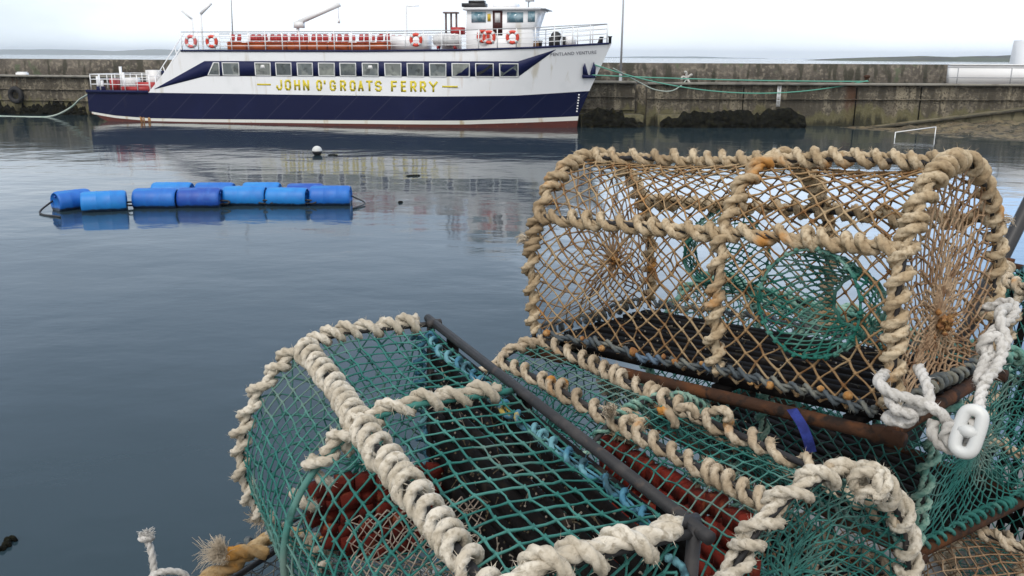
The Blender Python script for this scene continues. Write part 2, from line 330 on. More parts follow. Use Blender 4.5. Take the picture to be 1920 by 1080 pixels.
def ring_faces(m, n):
    i = np.arange(m - 1)[:, None]; j = np.arange(n)[None]; j2 = (j + 1) % n
    return np.stack([i * n + j, i * n + j2, (i + 1) * n + j2, (i + 1) * n + j], -1).reshape(-1, 4)
def unit(v): return v / (np.linalg.norm(v, axis=-1, keepdims=True) + 1e-12)
def frames(P):
    T = np.gradient(P, axis=0); T = unit(T)
    U = np.zeros_like(P); u = np.array([0, 0, 1.]) if abs(T[0][2]) < .9 else np.array([1., 0, 0])
    for i in range(len(P)):
        u = u - T[i] * (u @ T[i]); u = u / (np.linalg.norm(u) + 1e-12); U[i] = u
    return T, U, np.cross(T, U)
def resample(P, step=None, n=None):
    P = np.asarray(P, float); d = np.r_[0, np.cumsum(np.linalg.norm(np.diff(P, axis=0), axis=1))]
    if n is None: n = max(3, int(d[-1] / step) + 1)
    s = np.linspace(0, d[-1], n)
    return np.stack([np.interp(s, d, P[:, k]) for k in range(3)], 1)
def smooth_path(P, n=60, it=None):
    """Catmull-Rom through P"""
    P = np.asarray(P, float); Q = np.r_[[2 * P[0] - P[1]], P, [2 * P[-1] - P[-2]]]; out = []
    k = max(4, n // (len(P) - 1))
    for i in range(len(P) - 1):
        t = np.linspace(0, 1, k, endpoint=False)[:, None]; a, b, c, d = Q[i:i + 4]
        out.append(.5 * (2 * b + (c - a) * t + (2 * a - 5 * b + 4 * c - d) * t ** 2 + (3 * b - a - 3 * c + d) * t ** 3))
    return np.r_[np.concatenate(out), [P[-1]]]
def sagline(p, q, sag, n=30):
    p = np.asarray(p, float); q = np.asarray(q, float); t = np.linspace(0, 1, n)[:, None]
    P = p + (q - p) * t; P[:, 2] -= (sag * 4 * t * (1 - t))[:, 0]; return P
def wob(n, amp, scale, g):
    """smooth 1-D noise"""
    k = max(3, int(n / scale)); x = g.normal(0, amp, k + 3); return np.interp(np.linspace(0, k, n), np.arange(k + 3), x)

def rope(mb, P, R, g, lay=None, step=.0042, fuzz=0, ns=18):
    """three-strand laid rope swept along P"""
    P = resample(P, step); T, U, W = frames(P); m = len(P); lay = lay or R * 6.6
    s = np.arange(m) * step; a = np.arange(ns) * 2 * PI / ns
    ph = s * 2 * PI / lay + wob(m, .25, 14, g)
    rr = R * (1 + wob(m, .05, 9, g))
    th = a[None] - ph[:, None]
    dl = np.mod(th, 2 * PI / 3) - PI / 3; rad = rr[:, None] * 1.04 * (.5 * np.cos(dl) + np.sqrt(np.maximum(.26 - .25 * np.sin(dl) ** 2, 0)))
    V = P[:, None] + rad[..., None] * (np.cos(a)[None, :, None] * U[:, None] + np.sin(a)[None, :, None] * W[:, None])
    mb.add(V, [ring_faces(m, ns), np.arange(ns)[::-1], (m - 1) * ns + np.arange(ns)])
    if fuzz:
        N = int(fuzz * m * step)
        i = g.integers(0, m, N); b = g.uniform(0, 2 * PI, N)
        nrm = np.cos(b)[:, None] * U[i] + np.sin(b)[:, None] * W[i]
        base = P[i] + nrm * R * .9
        d = unit(nrm + .9 * g.normal(0, 1, (N, 3)) * .7 + T[i] * g.choice([-1, 1], N)[:, None] * .8)
        L = g.uniform(.003, .011, N)[:, None]; w = unit(np.cross(d, nrm + 1e-3)) * .00045
        V = np.stack([base - w, base + w, base + d * L], 1).reshape(-1, 3)
        mb.add(V, [np.arange(3 * N).reshape(-1, 3)])
def lash(path, rc, pitch, g, hitch=.0, phase=0., jit=.12, out=None, lift=0., wrap=1):
    """centre line of a rope wound round path; hitch bunches the turns, out = outward direction for the loose side"""
    P = resample(path, .006); T, U, W = frames(P); m = len(P)
    if out is not None:
        o = np.asarray(out(P) if callable(out) else np.broadcast_to(out, P.shape)); o = unit(o - T * (o * T).sum(1)[:, None]); U, W = o, np.cross(T, o)
    L = .006 * (m - 1); turns = max(2, round(L / pitch)); per = 26; N = turns * per + 1
    tj = np.cumsum(np.r_[0, 1 + g.normal(0, jit, turns)]); tj = (tj - tj[0]) / (tj[-1] - tj[0]) * turns
    f = np.arange(N) / per; f2 = np.interp(f, np.arange(turns + 1), tj)
    phi = 2 * PI * f * wrap + phase
    s = np.clip((f2 + hitch * np.sin(phi - .6)) / turns * L, 0, L)
    rr = rc * (1 + np.interp(f, np.arange(turns + 1), g.normal(0, .15, turns + 1)))
    rr = rr * (1 + lift * np.cos(phi))
    def ev(A): return np.stack([np.interp(s, np.arange(m) * .006, A[:, k]) for k in range(3)], 1)
    return ev(P) + rr[:, None] * (np.cos(phi)[:, None] * unit(ev(U)) + np.sin(phi)[:, None] * unit(ev(W)))
def twine(mb, A, B, r, g, sag=.0):
    """many short cords from A to B, four-sided with a middle ring"""
    A = np.asarray(A); B = np.asarray(B); n = len(A); d = unit(B - A)
    u = unit(np.cross(d, np.array([.31, .52, .79]) + 1e-3)); w = np.cross(d, u)
    L = np.linalg.norm(B - A, axis=1, keepdims=True)
    mid = (A + B) / 2 + g.normal(0, .025, (n, 3)) * L + np.array([0, 0, -1.]) * sag * L
    rr = r * g.uniform(.75, 1.2, (n, 1)); a = np.arange(4) * PI / 2
    V = np.stack([P[:, None] + (rr * k)[..., None] * (np.cos(a)[None, :, None] * u[:, None] + np.sin(a)[None, :, None] * w[:, None]) for P, k in ((A, 1.1), (mid, .9), (B, 1.1))], 1)
    j = np.arange(4); j2 = (j + 1) % 4
    f = np.concatenate([np.stack([k * 4 + j, k * 4 + j2, k * 4 + 4 + j2, k * 4 + 4 + j], 1) for k in (0, 1)])
    mb.add(V, [(np.arange(n)[:, None, None] * 12 + f[None]).reshape(-1, 4)])
OCT = np.array([[1, 0, 0], [-1, 0, 0], [0, 1, 0], [0, -1, 0], [0, 0, 1], [0, 0, -1]], float)
OCTF = np.array([[0, 2, 4], [2, 1, 4], [1, 3, 4], [3, 0, 4], [2, 0, 5], [1, 2, 5], [3, 1, 5], [0, 3, 5]])
def knots(mb, P, r, g):
    P = np.asarray(P); n = len(P)
    V = P[:, None] + OCT[None] * (r * g.uniform(.75, 1.35, (n, 6, 1)))
    mb.add(V, [(np.arange(n)[:, None, None] * 6 + OCTF[None]).reshape(-1, 3)])
def fray(mb, p, d, g, n=120, L=.03, spread=.6, r=.0006):
    """limp unlaid fibres in a few matted clumps"""
    p = np.asarray(p, float); d = unit(np.asarray(d, float)); nc = max(4, n // 45)
    cd = unit(d + g.normal(0, spread, (nc, 3))); k = g.integers(0, nc, n); cl = g.uniform(.55, 1.1, nc)[k][:, None]
    dd = unit(cd[k] + g.normal(0, .16, (n, 3))); LL = L * cl * g.uniform(.7, 1.1, (n, 1))
    b = p + g.normal(0, .0035, (n, 3)); bend = g.normal(0, .45, (nc, 3))[k] + g.normal(0, .15, (n, 3)) + [0, 0, -.35]
    prev = b
    for q, w in ((1, 1.0), (2, .9), (3, .6)):
        dd = unit(dd + bend * .33 * q); nxt = prev + dd * LL / 3; twine(mb, prev, nxt, r * w, g); prev = nxt

# ------------------------------------------------------------------ object helpers
def tag(o, label=None, cat=None, group=None, kind=None):
    if label: o['label'] = label
    if cat: o['category'] = cat
    if group: o['group'] = group
    if kind: o['kind'] = kind
    return o
def thing(name, label, cat, mw=None, group=None):
    o = bpy.data.objects.new(name, None); col.objects.link(o); o.empty_display_size = .1
    if mw is not None: o.matrix_world = mw
    return tag(o, label, cat, group)
def m4(R, t):
    R = np.asarray(R, float)
    return Matrix([[*R[0], t[0]], [*R[1], t[1]], [*R[2], t[2]], [0, 0, 0, 1]])
def ortho(x, z):
    z = unit(np.asarray(z, float)); x = np.asarray(x, float); x = unit(x - z * (x @ z)); return np.stack([x, np.cross(z, x), z], 1)

# ================================================================== SETTING
mb = MB(); mb.add([(-8800, -1500, 0), (8800, -1500, 0), (8800, 8800, 0), (-8800, 8800, 0)], [np.array([0, 1, 2, 3])])
tag(mb.build('water', M_WATER), kind='structure')

# the quay the creels are piled on
ea = np.array([-14.0, 2.0 - .337 * 14]); eb = np.array([14.0, 2.0 + .337 * 14]); bk = unit(np.array([.337, -1.0])) * 9
QZ = EYE[2] - 1.21
mb = MB(); q = [ea, eb, eb + bk, ea + bk]
mb.prism([(p[0], p[1], -1.5) for p in q], (0, 0, 1.5 + QZ))
tag(mb.build('quay', M_QUAY), kind='structure')

# far hills to the left, headland to the right
def ridge(name, x0, x1, y, hgt, depth, m, n=120, seed=1, rows=7):
    g = np.random.default_rng(seed); xs = np.linspace(x0, x1, n)
    nz = wob(n, 1, 9, g) * .10 + wob(n, 1, 22, g) * .12
    top = np.array([hgt((x - x0) / (x1 - x0)) for x in xs]) * (1 + nz)
    G = np.zeros((rows, n, 3))
    for r in range(rows):
        t = r / (rows - 1)
        G[r, :, 0] = xs; G[r, :, 1] = y + depth * t
        G[r, :, 2] = np.maximum(top * math.sin(PI * min(t, .999)) ** .8 * (1 + wob(n, .04, 5, g)), 0) - .5
    mb = MB(); mb.grid(G); return tag(mb.build(name, m, smooth=True), kind='structure')
ridge('hills', -4600, -900, 6200, lambda t: 26 + 19 * math.exp(-((t - .62) / .16) ** 2) + 12 * math.exp(-((t - .30) / .10) ** 2), 900, M_HILL, seed=3)
ridge('far_shore', 500, 1700, 6000, lambda t: 3 + 9 * math.sin(PI * min(t, .999)) ** 1.5, 700, M_HILL, seed=5)
ridge('headland', 590, 1500, 1480, lambda t: 2.5 + 10.5 * min(1, t / .30) ** .6 if t > 0 else 0, 420, M_HEAD, n=160, seed=8)

# ================================================================== FERRY FRAME (used by the pier too)
_a = at_z(280, 229); _b = at_z(1000, 243.5)
FX = unit(_b - _a); FY = np.array([-FX[1], FX[0], 0.0]); FO = _a
def f2w(x, y, z): return FO + FX * x + FY * y + np.array([0, 0, z])
def fpx(u, v, off=0.0):
    """ship coordinates (x, z) of the thing seen at u, v that stands off metres behind the near side"""
    d = ray(u, v); s = (FY @ (FO + FY * off - EYE)) / (FY @ d); q = EYE + d * s - FO
    return float(q @ FX), float(q[2])

# ================================================================== FAR PIER
pier = thing('harbour_pier', 'long weathered concrete pier with parapet wall across the far side of the harbour', 'pier')
def walls(pts, z0, z1, thick, name, m, steps=.9, amp=.05, seed=2, batter=0):
    """a wall along pts (near face), rough in front"""
    g = np.random.default_rng(seed); P = resample([(p[0], p[1], 0) for p in pts], steps); n = len(P); nz = max(3, int((z1 - z0) / .45))
    T, U, W = frames(P); nor = np.stack([-T[:, 1], T[:, 0], T[:, 2] * 0], 1)     # pointing away from the camera
    zs = np.linspace(z0, z1, nz); G = np.zeros((nz + 2, n, 3))
    for k, z in enumerate(zs):
        off = batter * (z - z0) + (g.normal(0, amp * .5, n) if 0 < k < nz - 1 else np.zeros(n))
        G[k] = P + nor * off[:, None]; G[k, :, 2] = z
    G[nz] = P + nor * thick; G[nz, :, 2] = z1; G[nz + 1] = P + nor * thick; G[nz + 1, :, 2] = z0
    mb = MB(); mb.grid(G)
    for e in (0, n - 1): mb.add(G[:, e], [np.arange(nz + 2) if e else np.arange(nz + 2)[::-1]])
    return mb.build(name, m, pier)
WOFF = 5.0
pA0 = f2w(-45, WOFF, 0); pA1 = f2w(29.6, WOFF, 0); pB0 = pA1 + FX * .75; pB1 = np.array([70.0, 57.4, 0])
walls([pA0, pA1], -1.5, 2.52, 6, 'quay_wall', M_CONC, seed=2)
walls([pB0, pB1], -1.5, 2.46, 6, 'quay_wall', M_CONC, seed=3)
walls([pA1 + FY * .55 - FX * .05, pB0 + FY * .55 + FX * .05], -1.5, 2.40, 4, 'ladder_recess', M_CONC, steps=.3, seed=4)
up6 = np.array([0, 6.02, 0])
# parapet behind the pier road
pw0 = pA0 + FY * 6.03; pw1 = pA1 + FY * 6.03; pw2 = np.array([34.0, pw1[1] + 1.0, 0])
walls([pw0, pw1, pw2], 2.0, 3.69, 1.3, 'parapet', M_PARAPET, amp=.10, seed=5)
mb = MB()                                            # coping kerb along the quay edge, and lift lines of the casting
for (a, b, z) in ((pA0, pA1, 2.52), (pB0, pB1, 2.46)):
    d = unit(b - a); nrm = np.array([-d[1], d[0], 0])
    mb.bar(a - nrm * .04 + [0, 0, z + .07], b - nrm * .04 + [0, 0, z + .07], .5, .14)
mb.build('coping', M_DECKC, pier)
mb = MB()
for (a, b, z, s0, s1) in ((pB0, pB1, 1.62, .0, .62), (pB0, pB1, .98, .55, 1.), (pA0, pA1, 1.7, 0, 1), (pA0, pA1, .95, 0, 1)):
    d = unit(b - a); nrm = np.array([-d[1], d[0], 0]); p = a + (b - a) * s0; q2 = a + (b - a) * s1
    mb.bar(p - nrm * .06 + [0, 0, z], q2 - nrm * .06 + [0, 0, z], .16, .05)
mb.build('casting_ledge', M_CONC, pier)
def weed(p, q, top, name='seaweed', bulge=.35, seed=1, rag=.25, parent=None):
    """ragged mass of weed hanging on a wall between p and q"""
    g = np.random.default_rng(seed); n = int(np.linalg.norm(q - p) / .09); m = 12
    d = unit(q - p); nrm = np.array([d[1], -d[0], 0]); G = np.zeros((m, n, 3)); s = np.linspace(0, 1, n)
    tp = np.array([top(x) for x in s]) + wob(n, rag, 5, g) * .5 + wob(n, rag, 2, g) * .35
    for k in range(m):
        t = k / (m - 1); z = -.5 + (tp + .5) * t
        b = bulge * (1 - t ** 3) * (.75 + wob(n, .25, 3, g)) + g.normal(0, .03, n)
        G[k] = p + (q - p) * s[:, None] + nrm * b[:, None]; G[k, :, 2] = z
    mb = MB(); mb.grid(G); return mb.build(name, M_WEED, parent or pier, smooth=False)
def wallx(u, a, b):
    """point on the wall line a-b seen in picture column u at the water"""
    n = unit(np.array([-(b - a)[1], (b - a)[0], 0])); d = ray(u, 230); s = (n @ (a - EYE)) / (n @ d); q = EYE + d * s; q[2] = 0; return q
weed(wallx(-60, pA0, pA1), wallx(330, pA0, pA1), lambda t: .62 + .18 * math.sin(17 * t), seed=11, bulge=.3, rag=.45)
# a weeded footing course stands out in front of the wall on the right
ftp = wallx(1094, pB0, pB1); ft0, ft1, ft2, ft3 = [wallx(u, pB0, pB1) for u in (1085, 1198, 1228, 1492)]
for k, (a, b) in enumerate(((ft0, ft1), (ft2, ft3))):
    d = unit(b - a); nrm = np.array([d[1], -d[0], 0]); mb = MB()
    c = [a - nrm * .3, b - nrm * .3, b + nrm * 1.5, a + nrm * 1.5]
    mb.prism([(p[0], p[1], -1) for p in c], (0, 0, 1.72))
    mb.build('footing', M_CONC, pier)
    weed(a + nrm * 1.5, b + nrm * 1.5, (lambda t: .25 + .8 * math.sin(PI * min(.97, t * .75 + .2))) if k == 0 else (lambda t: .30 + .70 * min(1, t * 4 + .05, (1 - t) * 9 + .45)), seed=20 + k, bulge=.45, rag=.20)
mb = MB()                                            # concrete apron behind the coping, the pier road
mb.add([pA0 + [0, 0, 2.50], pA1 + [0, 0, 2.50], pw1 + [0, 0, 2.50], pw0 + [0, 0, 2.50]], [np.arange(4)])
mb.build('pier_road', M_DECKC, pier)
for u in (1390, 1600, 1720):              # vertical casting joints
    p = wallx(u, pB0, pB1); mb = MB(); mb.box(p + np.array([0, -.045, 1.2]), (.05, .06, 2.3)); mb.build('casting_joint', M_WEED, pier)

# slipway and weedy foreshore at the foot of the wall, right
g = np.random.default_rng(31)
s0 = at_z(1640, 242); s0[1] = wallx(1640, pB0, pB1)[1] - 1.9; zend = 1.75; s1 = np.array([36.0, wallx(1900, pB0, pB1)[1] - 1.9, zend])
G = np.zeros((6, 40, 3))
for i in range(40):
    t = i / 39; p = s0 + (s1 - s0) * t; z = -.05 + (zend + .05) * t
    for k, (dy, zz) in enumerate(((3.2, z), (.15, z), (0, z - .06), (0, z * .5 - .3), (-.03, -.6), (0, -1.4))):
        G[k, i] = (p[0], p[1] + dy + (g.normal(0, .02) if k > 1 else 0), zz)
mb = MB(); mb.grid(G[:, :, :]); tag(mb.build('slipway', mat('slip_concrete', (.13, .115, .07), .9, ((1.3, .45, .62, (.19, .165, .10), 6, (1, 1, .3)), (2.5, .5, .64, (.055, .052, .026), 6, (1, 1, .2))), (7, .8, .05))), kind='structure')
mb = MB(); mb.bar(s0 + [0, -.05, .02], s1 + [0, -.05, .07], .3, .10); tag(mb.build('slipway_kerb', mat('wet_kerb', (.035, .032, .022), .9, ((3, .45, .62, (.07, .062, .04), 6),))), kind='structure')
G = np.zeros((26, 60, 3))
for i in range(60):
    for k in range(26):
        x = 17.5 + i * .5; y = 45.8 + k * .36
        e = np.clip((x - 21.5 - (y < 50) * .0 - (50.5 - y) * .62) / 6.5, -.6, 1.4)
        G[k, i] = (x, y, -.10 + .42 * e * (.6 + .4 * k / 25) + g.normal(0, .045) + .05 * math.sin(x * 2.3 + y))
mb = MB(); mb.grid(G); tag(mb.build('foreshore', M_SHORE, smooth=True), kind='structure')

# things on and against the pier
mb = MB()
p = wallx(1455, pB0, pB1) + np.array([0, -.12, 0])
zt = at_y(1455, 160, p[1])[2]; zb = at_y(1455, 200, p[1])[2]
for dx in (-.09, .09): mb.bar(p + [dx, 0, zb], p + [dx, 0, zt], .05, .05)
for k in range(5): mb.bar(p + [-.09, -.001, zb + .1 + k * .25], p + [.09, -.001, zb + .1 + k * .25], .03, .03)
mb.box(p + np.array([0, .06, (zt + zb) / 2]), (.14, .02, zt - zb))
tag(mb.build('wall_ladder', M_RAIL), 'short white ladder hanging down the far pier wall beside the dark weed', 'ladder')
mb = MB()
hr = [at_z(1680, 259), None, None, at_z(1756, 262)]
hr[3][1] = hr[0][1] + 1.2; hr[3][0] = at_y(1756, 255, hr[3][1])[0]
hr[1] = at_y(1679, 248, hr[0][1]); hr[2] = at_y(1755, 238, hr[3][1])
hr[0] = hr[1].copy(); hr[0][2] = -.6; hr[3] = hr[2].copy(); hr[3][2] = -.6
mb.tube(hr[:2], .024); mb.tube(hr[1:3], .024); mb.tube(hr[2:], .024)
tag(mb.build('handrail', M_RAIL), 'thin white bent handrail rising out of the water by the slipway', 'handrail')
# railing on the quay edge at the right
rl = thing('railing', 'grey metal railing along the pier edge in front of the white wall', 'railing')
r0 = wallx(1768, pB0, pB1); r1 = np.array([60., r0[1] + .8, 0]); mb = MB()
for z in (2.95, 3.55): mb.tube([r0 + [0, .25, z], r1 + [0, .25, z]], .03)
mb.build('rail', M_RAILGREY, rl)
for k in range(10):
    p = r0 + (r1 - r0) * (k / 9 * .9 + .02); mb = MB(); mb.tube([p + [0, .25, 2.5], p + [0, .25, 3.58]], .035); mb.build('post', M_RAILGREY, rl)
# low white wall and white tower
b0 = at_y(1784, 150, 60.5); b1x = at_y(1990, 150, 60.5)[0]
mb = MB(); mb.box(((b0[0] + b1x) / 2 + 3, 61.0, 3.05), (b1x - b0[0] + 6, .5, 1.25)); mb.box(((b0[0] + b1x) / 2 + 3, 60.98, 3.70), (b1x - b0[0] + 6.1, .62, .07))
tag(mb.build('white_wall', mat('whitewash', (.80, .81, .82), .7, ((1, .5, .75, (.70, .71, .72), 5),))), 'low whitewashed wall standing on the pier at the right', 'wall')
tw = thing('white_tower', 'square white harbour tower at the right edge behind the white wall', 'tower')
tx = at_y(1893, 100, 65)[0]; mb = MB(); zt = at_y(1900, 76, 63)[2]
mb.add([(tx - .03, 62, 2.4), (tx + 3.6, 62, 2.4), (tx + 3.6, 65, 2.4), (tx - .03, 65, 2.4), (tx + .05, 62.02, zt), (tx + 3.4, 62.1, zt), (tx + 3.4, 64.9, zt), (tx + .12, 64.9, zt)],
       [np.array([[0, 1, 5, 4], [1, 2, 6, 5], [2, 3, 7, 6], [3, 0, 4, 7], [4, 5, 6, 7]])])
mb.build('wall', bpy.data.materials['whitewash'], tw)
mb = MB(); mb.box((tx + 1.76, 63.5, zt + .015), (3.24, 2.76, .05)); mb.build('roof', bpy.data.materials['whitewash'], tw)
mb = MB(); mb.box((tx + 2.0, 61.98, 4.4), (.7, .06, .7)); mb.build('window', M_DARKGLASS, tw)
# lamp post behind the bow
p = at_y(1165, 100, 58.5); lp = thing('lamp_post', 'tall slim grey lamp post standing on the pier just past the ferry bow', 'lamp post')
mb = MB(); mb.tube([(p[0], 58.5, 2.5), (p[0] + .02, 58.5, 9.5)], np.array([.075, .045]), 10); mb.build('pole', M_RAILGREY, lp)
mb = MB(); mb.lathe([(.16, 0), (.16, .05), (.10, .1), (.10, .5), (.075, .55)], (p[0], 58.5, 2.5), (0, 0, 1), 14); mb.build('base', M_RAILGREY, lp)
mb = MB(); mb.tube(smooth_path([(p[0] + .02, 58.5, 9.4), (p[0] + .1, 58.3, 9.8), (p[0] + .5, 57.6, 9.95)], 16), .03); mb.box((p[0] + .6, 57.4, 9.95), (.22, .6, .1)); mb.build('lamp_head', M_RAILGREY, lp)
# tyre fender and a white mooring block at the left
ty = wallx(42, pA0, pA1); tz = at_y(42, 178, ty[1])[2]; tn = -FY
tr = thing('tyre_fender', 'black tyre hung as a fender on the pier wall at the far left', 'tyre', m4(np.eye(3), ty + tn * .28 + np.array([0, 0, tz])))
mb = MB(); mb.torus((0, 0, 0), tn, .43, .17, 36, 14); mb.build('tyre', M_TYRE, tr, smooth=True)
mb = MB(); mb.tube([(-.14, 0, .40), (-.14, .15, 1.2)], .02); mb.tube([(.14, 0, .40), (.14, .15, 1.2)], .02); mb.build('chain', M_RUST, tr)
mb = MB(); p = at_y(42, 140, ty[1] + .3); mb.box(p, (.72, .4, .26)); mb.box(p + [0, 0, .16], (.6, .3, .06))
tag(mb.build('mooring_block', M_RAIL), 'white painted block on the pier edge above the tyre', 'block')
# bollards
def bollard(u, off, label):
    w = wallx(u, pA0, pA1) if u < 1200 else wallx(u, pB0, pB1)
    b = thing('bollard', label, 'bollard', m4(np.eye(3), w + np.array([0, off, 2.55])))
    mb = MB(); mb.lathe([(.20, 0), (.20, .05), (.13, .10), (.12, .34), (.19, .40), (.20, .46), (.12, .52), (.02, .53)], (0, 0, 0), (0, 0, 1), 18); mb.build('post', M_RUST, b, smooth=True)
    mb = MB(); mb.box((0, 0, .01), (.5, .5, .04)); mb.build('base_plate', M_RUST, b); return w + np.array([0, off, 2.85])
bolR = bollard(1622, .45, 'rusty bollard where both green mooring lines end on the pier')
bolM = bollard(1284, .5, 'rusty bollard wrapped by a frayed white rope on the pier edge')
mb = MB(); gg = np.random.default_rng(5)
for k in range(5):
    a = gg.uniform(0, 2 * PI); mb.tube(smooth_path([bolM + [0, -.3, .0], bolM + [.25 * math.cos(a), -.35, .25 * math.sin(a) + .1], bolM + [.36 * math.cos(a + .2), -.4, .38 * math.sin(a + .2)]], 10), .07, 6)
mb.torus(bolM + np.array([0, 0, -.08]), (0, 0, 1), .19, .06, 20, 8)
mb.build('knot_tmp', M_ROPE_WHITE); kn = bpy.data.objects['knot_tmp']; kn.name = 'rope_bundle'
tag(kn, 'frayed bundle of white rope tied round the pier bollard', 'rope')

# ================================================================== FERRY
FM = m4(np.stack([FX, FY, [0, 0, 1]], 1), FO)
ferry = thing('ferry', 'white and navy passenger ferry with yellow lettering moored along the pier', 'ferry', FM)
HB = 2.4                                             # half beam; near side is y = 0, centre line y = HB
def xstem(z): return float(np.interp(z, [-.6, -.14, .74, 2.11, 3.5, 4.84, 5.2], [26.2, 26.36, 26.46, 27.05, 27.68, 28.28, 28.45]))
def hb(x, z):
    xt = 15.5 + 1.3 * max(z, 0); xs = xstem(z)
    if x <= xt: return HB
    return HB * max(0, 1 - ((x - xt) / (xs - xt)) ** 2.1)
def hp(x, z, off=0.0): return np.array([x, HB - hb(x, z) - off, z])
def zboot(x): return float(np.interp(x, [-4.1, -2.3, 0, 3, 11, 20, 26.5], [.60, .36, .24, .24, .32, .43, .66]))
def zwhite(x): return float(np.interp(x, [-5, 18, 23, 27.1], [1.79, 1.79, 1.88, 2.13]))
def zdeck(x): return float(np.interp(x, [2, 14, 20, 24, 28.4], [4.30, 4.33, 4.41, 4.55, 4.84]))
def zred(x): return zboot(x) - float(np.interp(x, [-4, 0, 11, 27], [.13, .17, .19, .25]))
def shell(name, zl, zh, m, xa=lambda z: -4.08, rows=8, n=90, tran=True):
    """both sides of the hull between two height curves"""
    mb = MB(); ends = []
    for side in (0, 1):
        G = np.zeros((rows, n, 3))
        for r in range(rows):
            t = r / (rows - 1)
            for i in range(n):
                u = i / (n - 1); zz = zl(0) + (zh(0) - zl(0)) * t; x = xa(zz)
                for _ in range(3):
                    zz = zl(x) + (zh(x) - zl(x)) * t; x = xa(zz) + (xstem(zz) - xa(zz)) * u
                h = hb(x, zz)
                G[r, i] = (x, HB - h if side == 0 else HB + h, zz)
        mb.grid(G if side == 0 else G[::-1]); ends.append(G[:, 0])
    mb.grid(np.stack([ends[1], ends[0]], 1))
    return mb.build(name, m, ferry, smooth=False)
shell('hull', zboot, zwhite, M_NAVY)
shell('boot_stripe', zred, zboot, M_BOOTW, xa=lambda z: -3.9)
shell('hull_bottom', lambda x: -.8, zred, M_REDBOOT, xa=lambda z: -3.6 + max(0, .3 - z) * 2.5)
shell('topsides', zwhite, zdeck, M_WHITE, xa=lambda z: (z - 1.66) * .97, rows=12)
# decks
def outline(zf, x0, x1, inset=0.0, n=50):
    xs = np.linspace(x0, x1, n); A = [(x, HB - max(hb(x, zf(x)) - inset, 0), zf(x)) for x in xs]
    return A + [(x, HB + max(hb(x, zf(x)) - inset, 0), zf(x)) for x in xs[::-1]]
def deckmesh(name, zf, x0, x1, m, inset=0.03):
    xs = np.linspace(x0, x1, 40); mb = MB()
    mb.grid(np.array([[(x, HB - s * max(hb(x, zf(x)) - inset, 0.001), zf(x)) for x in xs] for s in (1, -1)])[::-1]); return mb.build(name, m, ferry)
deckmesh('upper_deck', lambda x: zdeck(x) - .02, 2.5, 28.1, M_DECK)
deckmesh('aft_deck', lambda x: 1.76, -4.05, .3, M_DECK)
# dark rubbing strip at deck level and along the aft bulwark
def strip(name, xs, z0, z1, off, m):
    mb = MB()
    for sgn in (1, -1):
        G = []
        for x in xs:
            a, b = z0(x), z1(x); y0 = HB - sgn * (hb(x, a) - .01); y1 = HB - sgn * (hb(x, a) + off)
            G.append([(x, y0, a), (x, y1, a), (x, y1, b), (x, y0, b)])
        G = np.array(G); mb.grid(G if sgn > 0 else G[:, ::-1]); mb.add(G[0], [np.arange(4)]); mb.add(G[-1], [np.arange(4)])
    return mb.build(name, m, ferry)
strip('deck_edge', np.linspace(2.55, 28.15, 70), lambda x: zdeck(x) - .06, lambda x: zdeck(x) + .05, .05, M_STRIPE)
mb = MB(); mb.box((-2.0, -.03, 1.83), (4.2, .10, .18)); mb.build('aft_rubbing_strip', M_STRIPE, ferry)
# navy window band with its long points (slab on the hull surface)
sx = [.57, 4.05, 23.18, 25.25]; s_top = [2.02, 3.70, 3.80, 4.46]; s_bot = [2.00, 2.82, 2.96, 4.44]
xs = np.unique(np.r_[np.linspace(.57, 4.05, 14), np.linspace(4.05, 23.18, 60), np.linspace(23.18, 25.25, 12)])
def slab(mb, cols, o0, o1):
    """cols: (x, zlow, zhigh); a plate on the near side of the hull between offsets o0, o1"""
    G = np.array([[hp(x, a, o0), hp(x, a, o1), hp(x, (a + b) / 2, o1), hp(x, b, o1), hp(x, b, o0)] for x, a, b in cols]); mb.grid(G)
    mb.add(G[0], [np.arange(5)]); mb.add(G[-1], [np.arange(5)[::-1]])
mb = MB(); slab(mb, [(x, float(np.interp(x, sx, s_bot)), float(np.interp(x, sx, s_top))) for x in xs], -.02, .012)
mb.build('window_band', M_STRIPE, ferry)
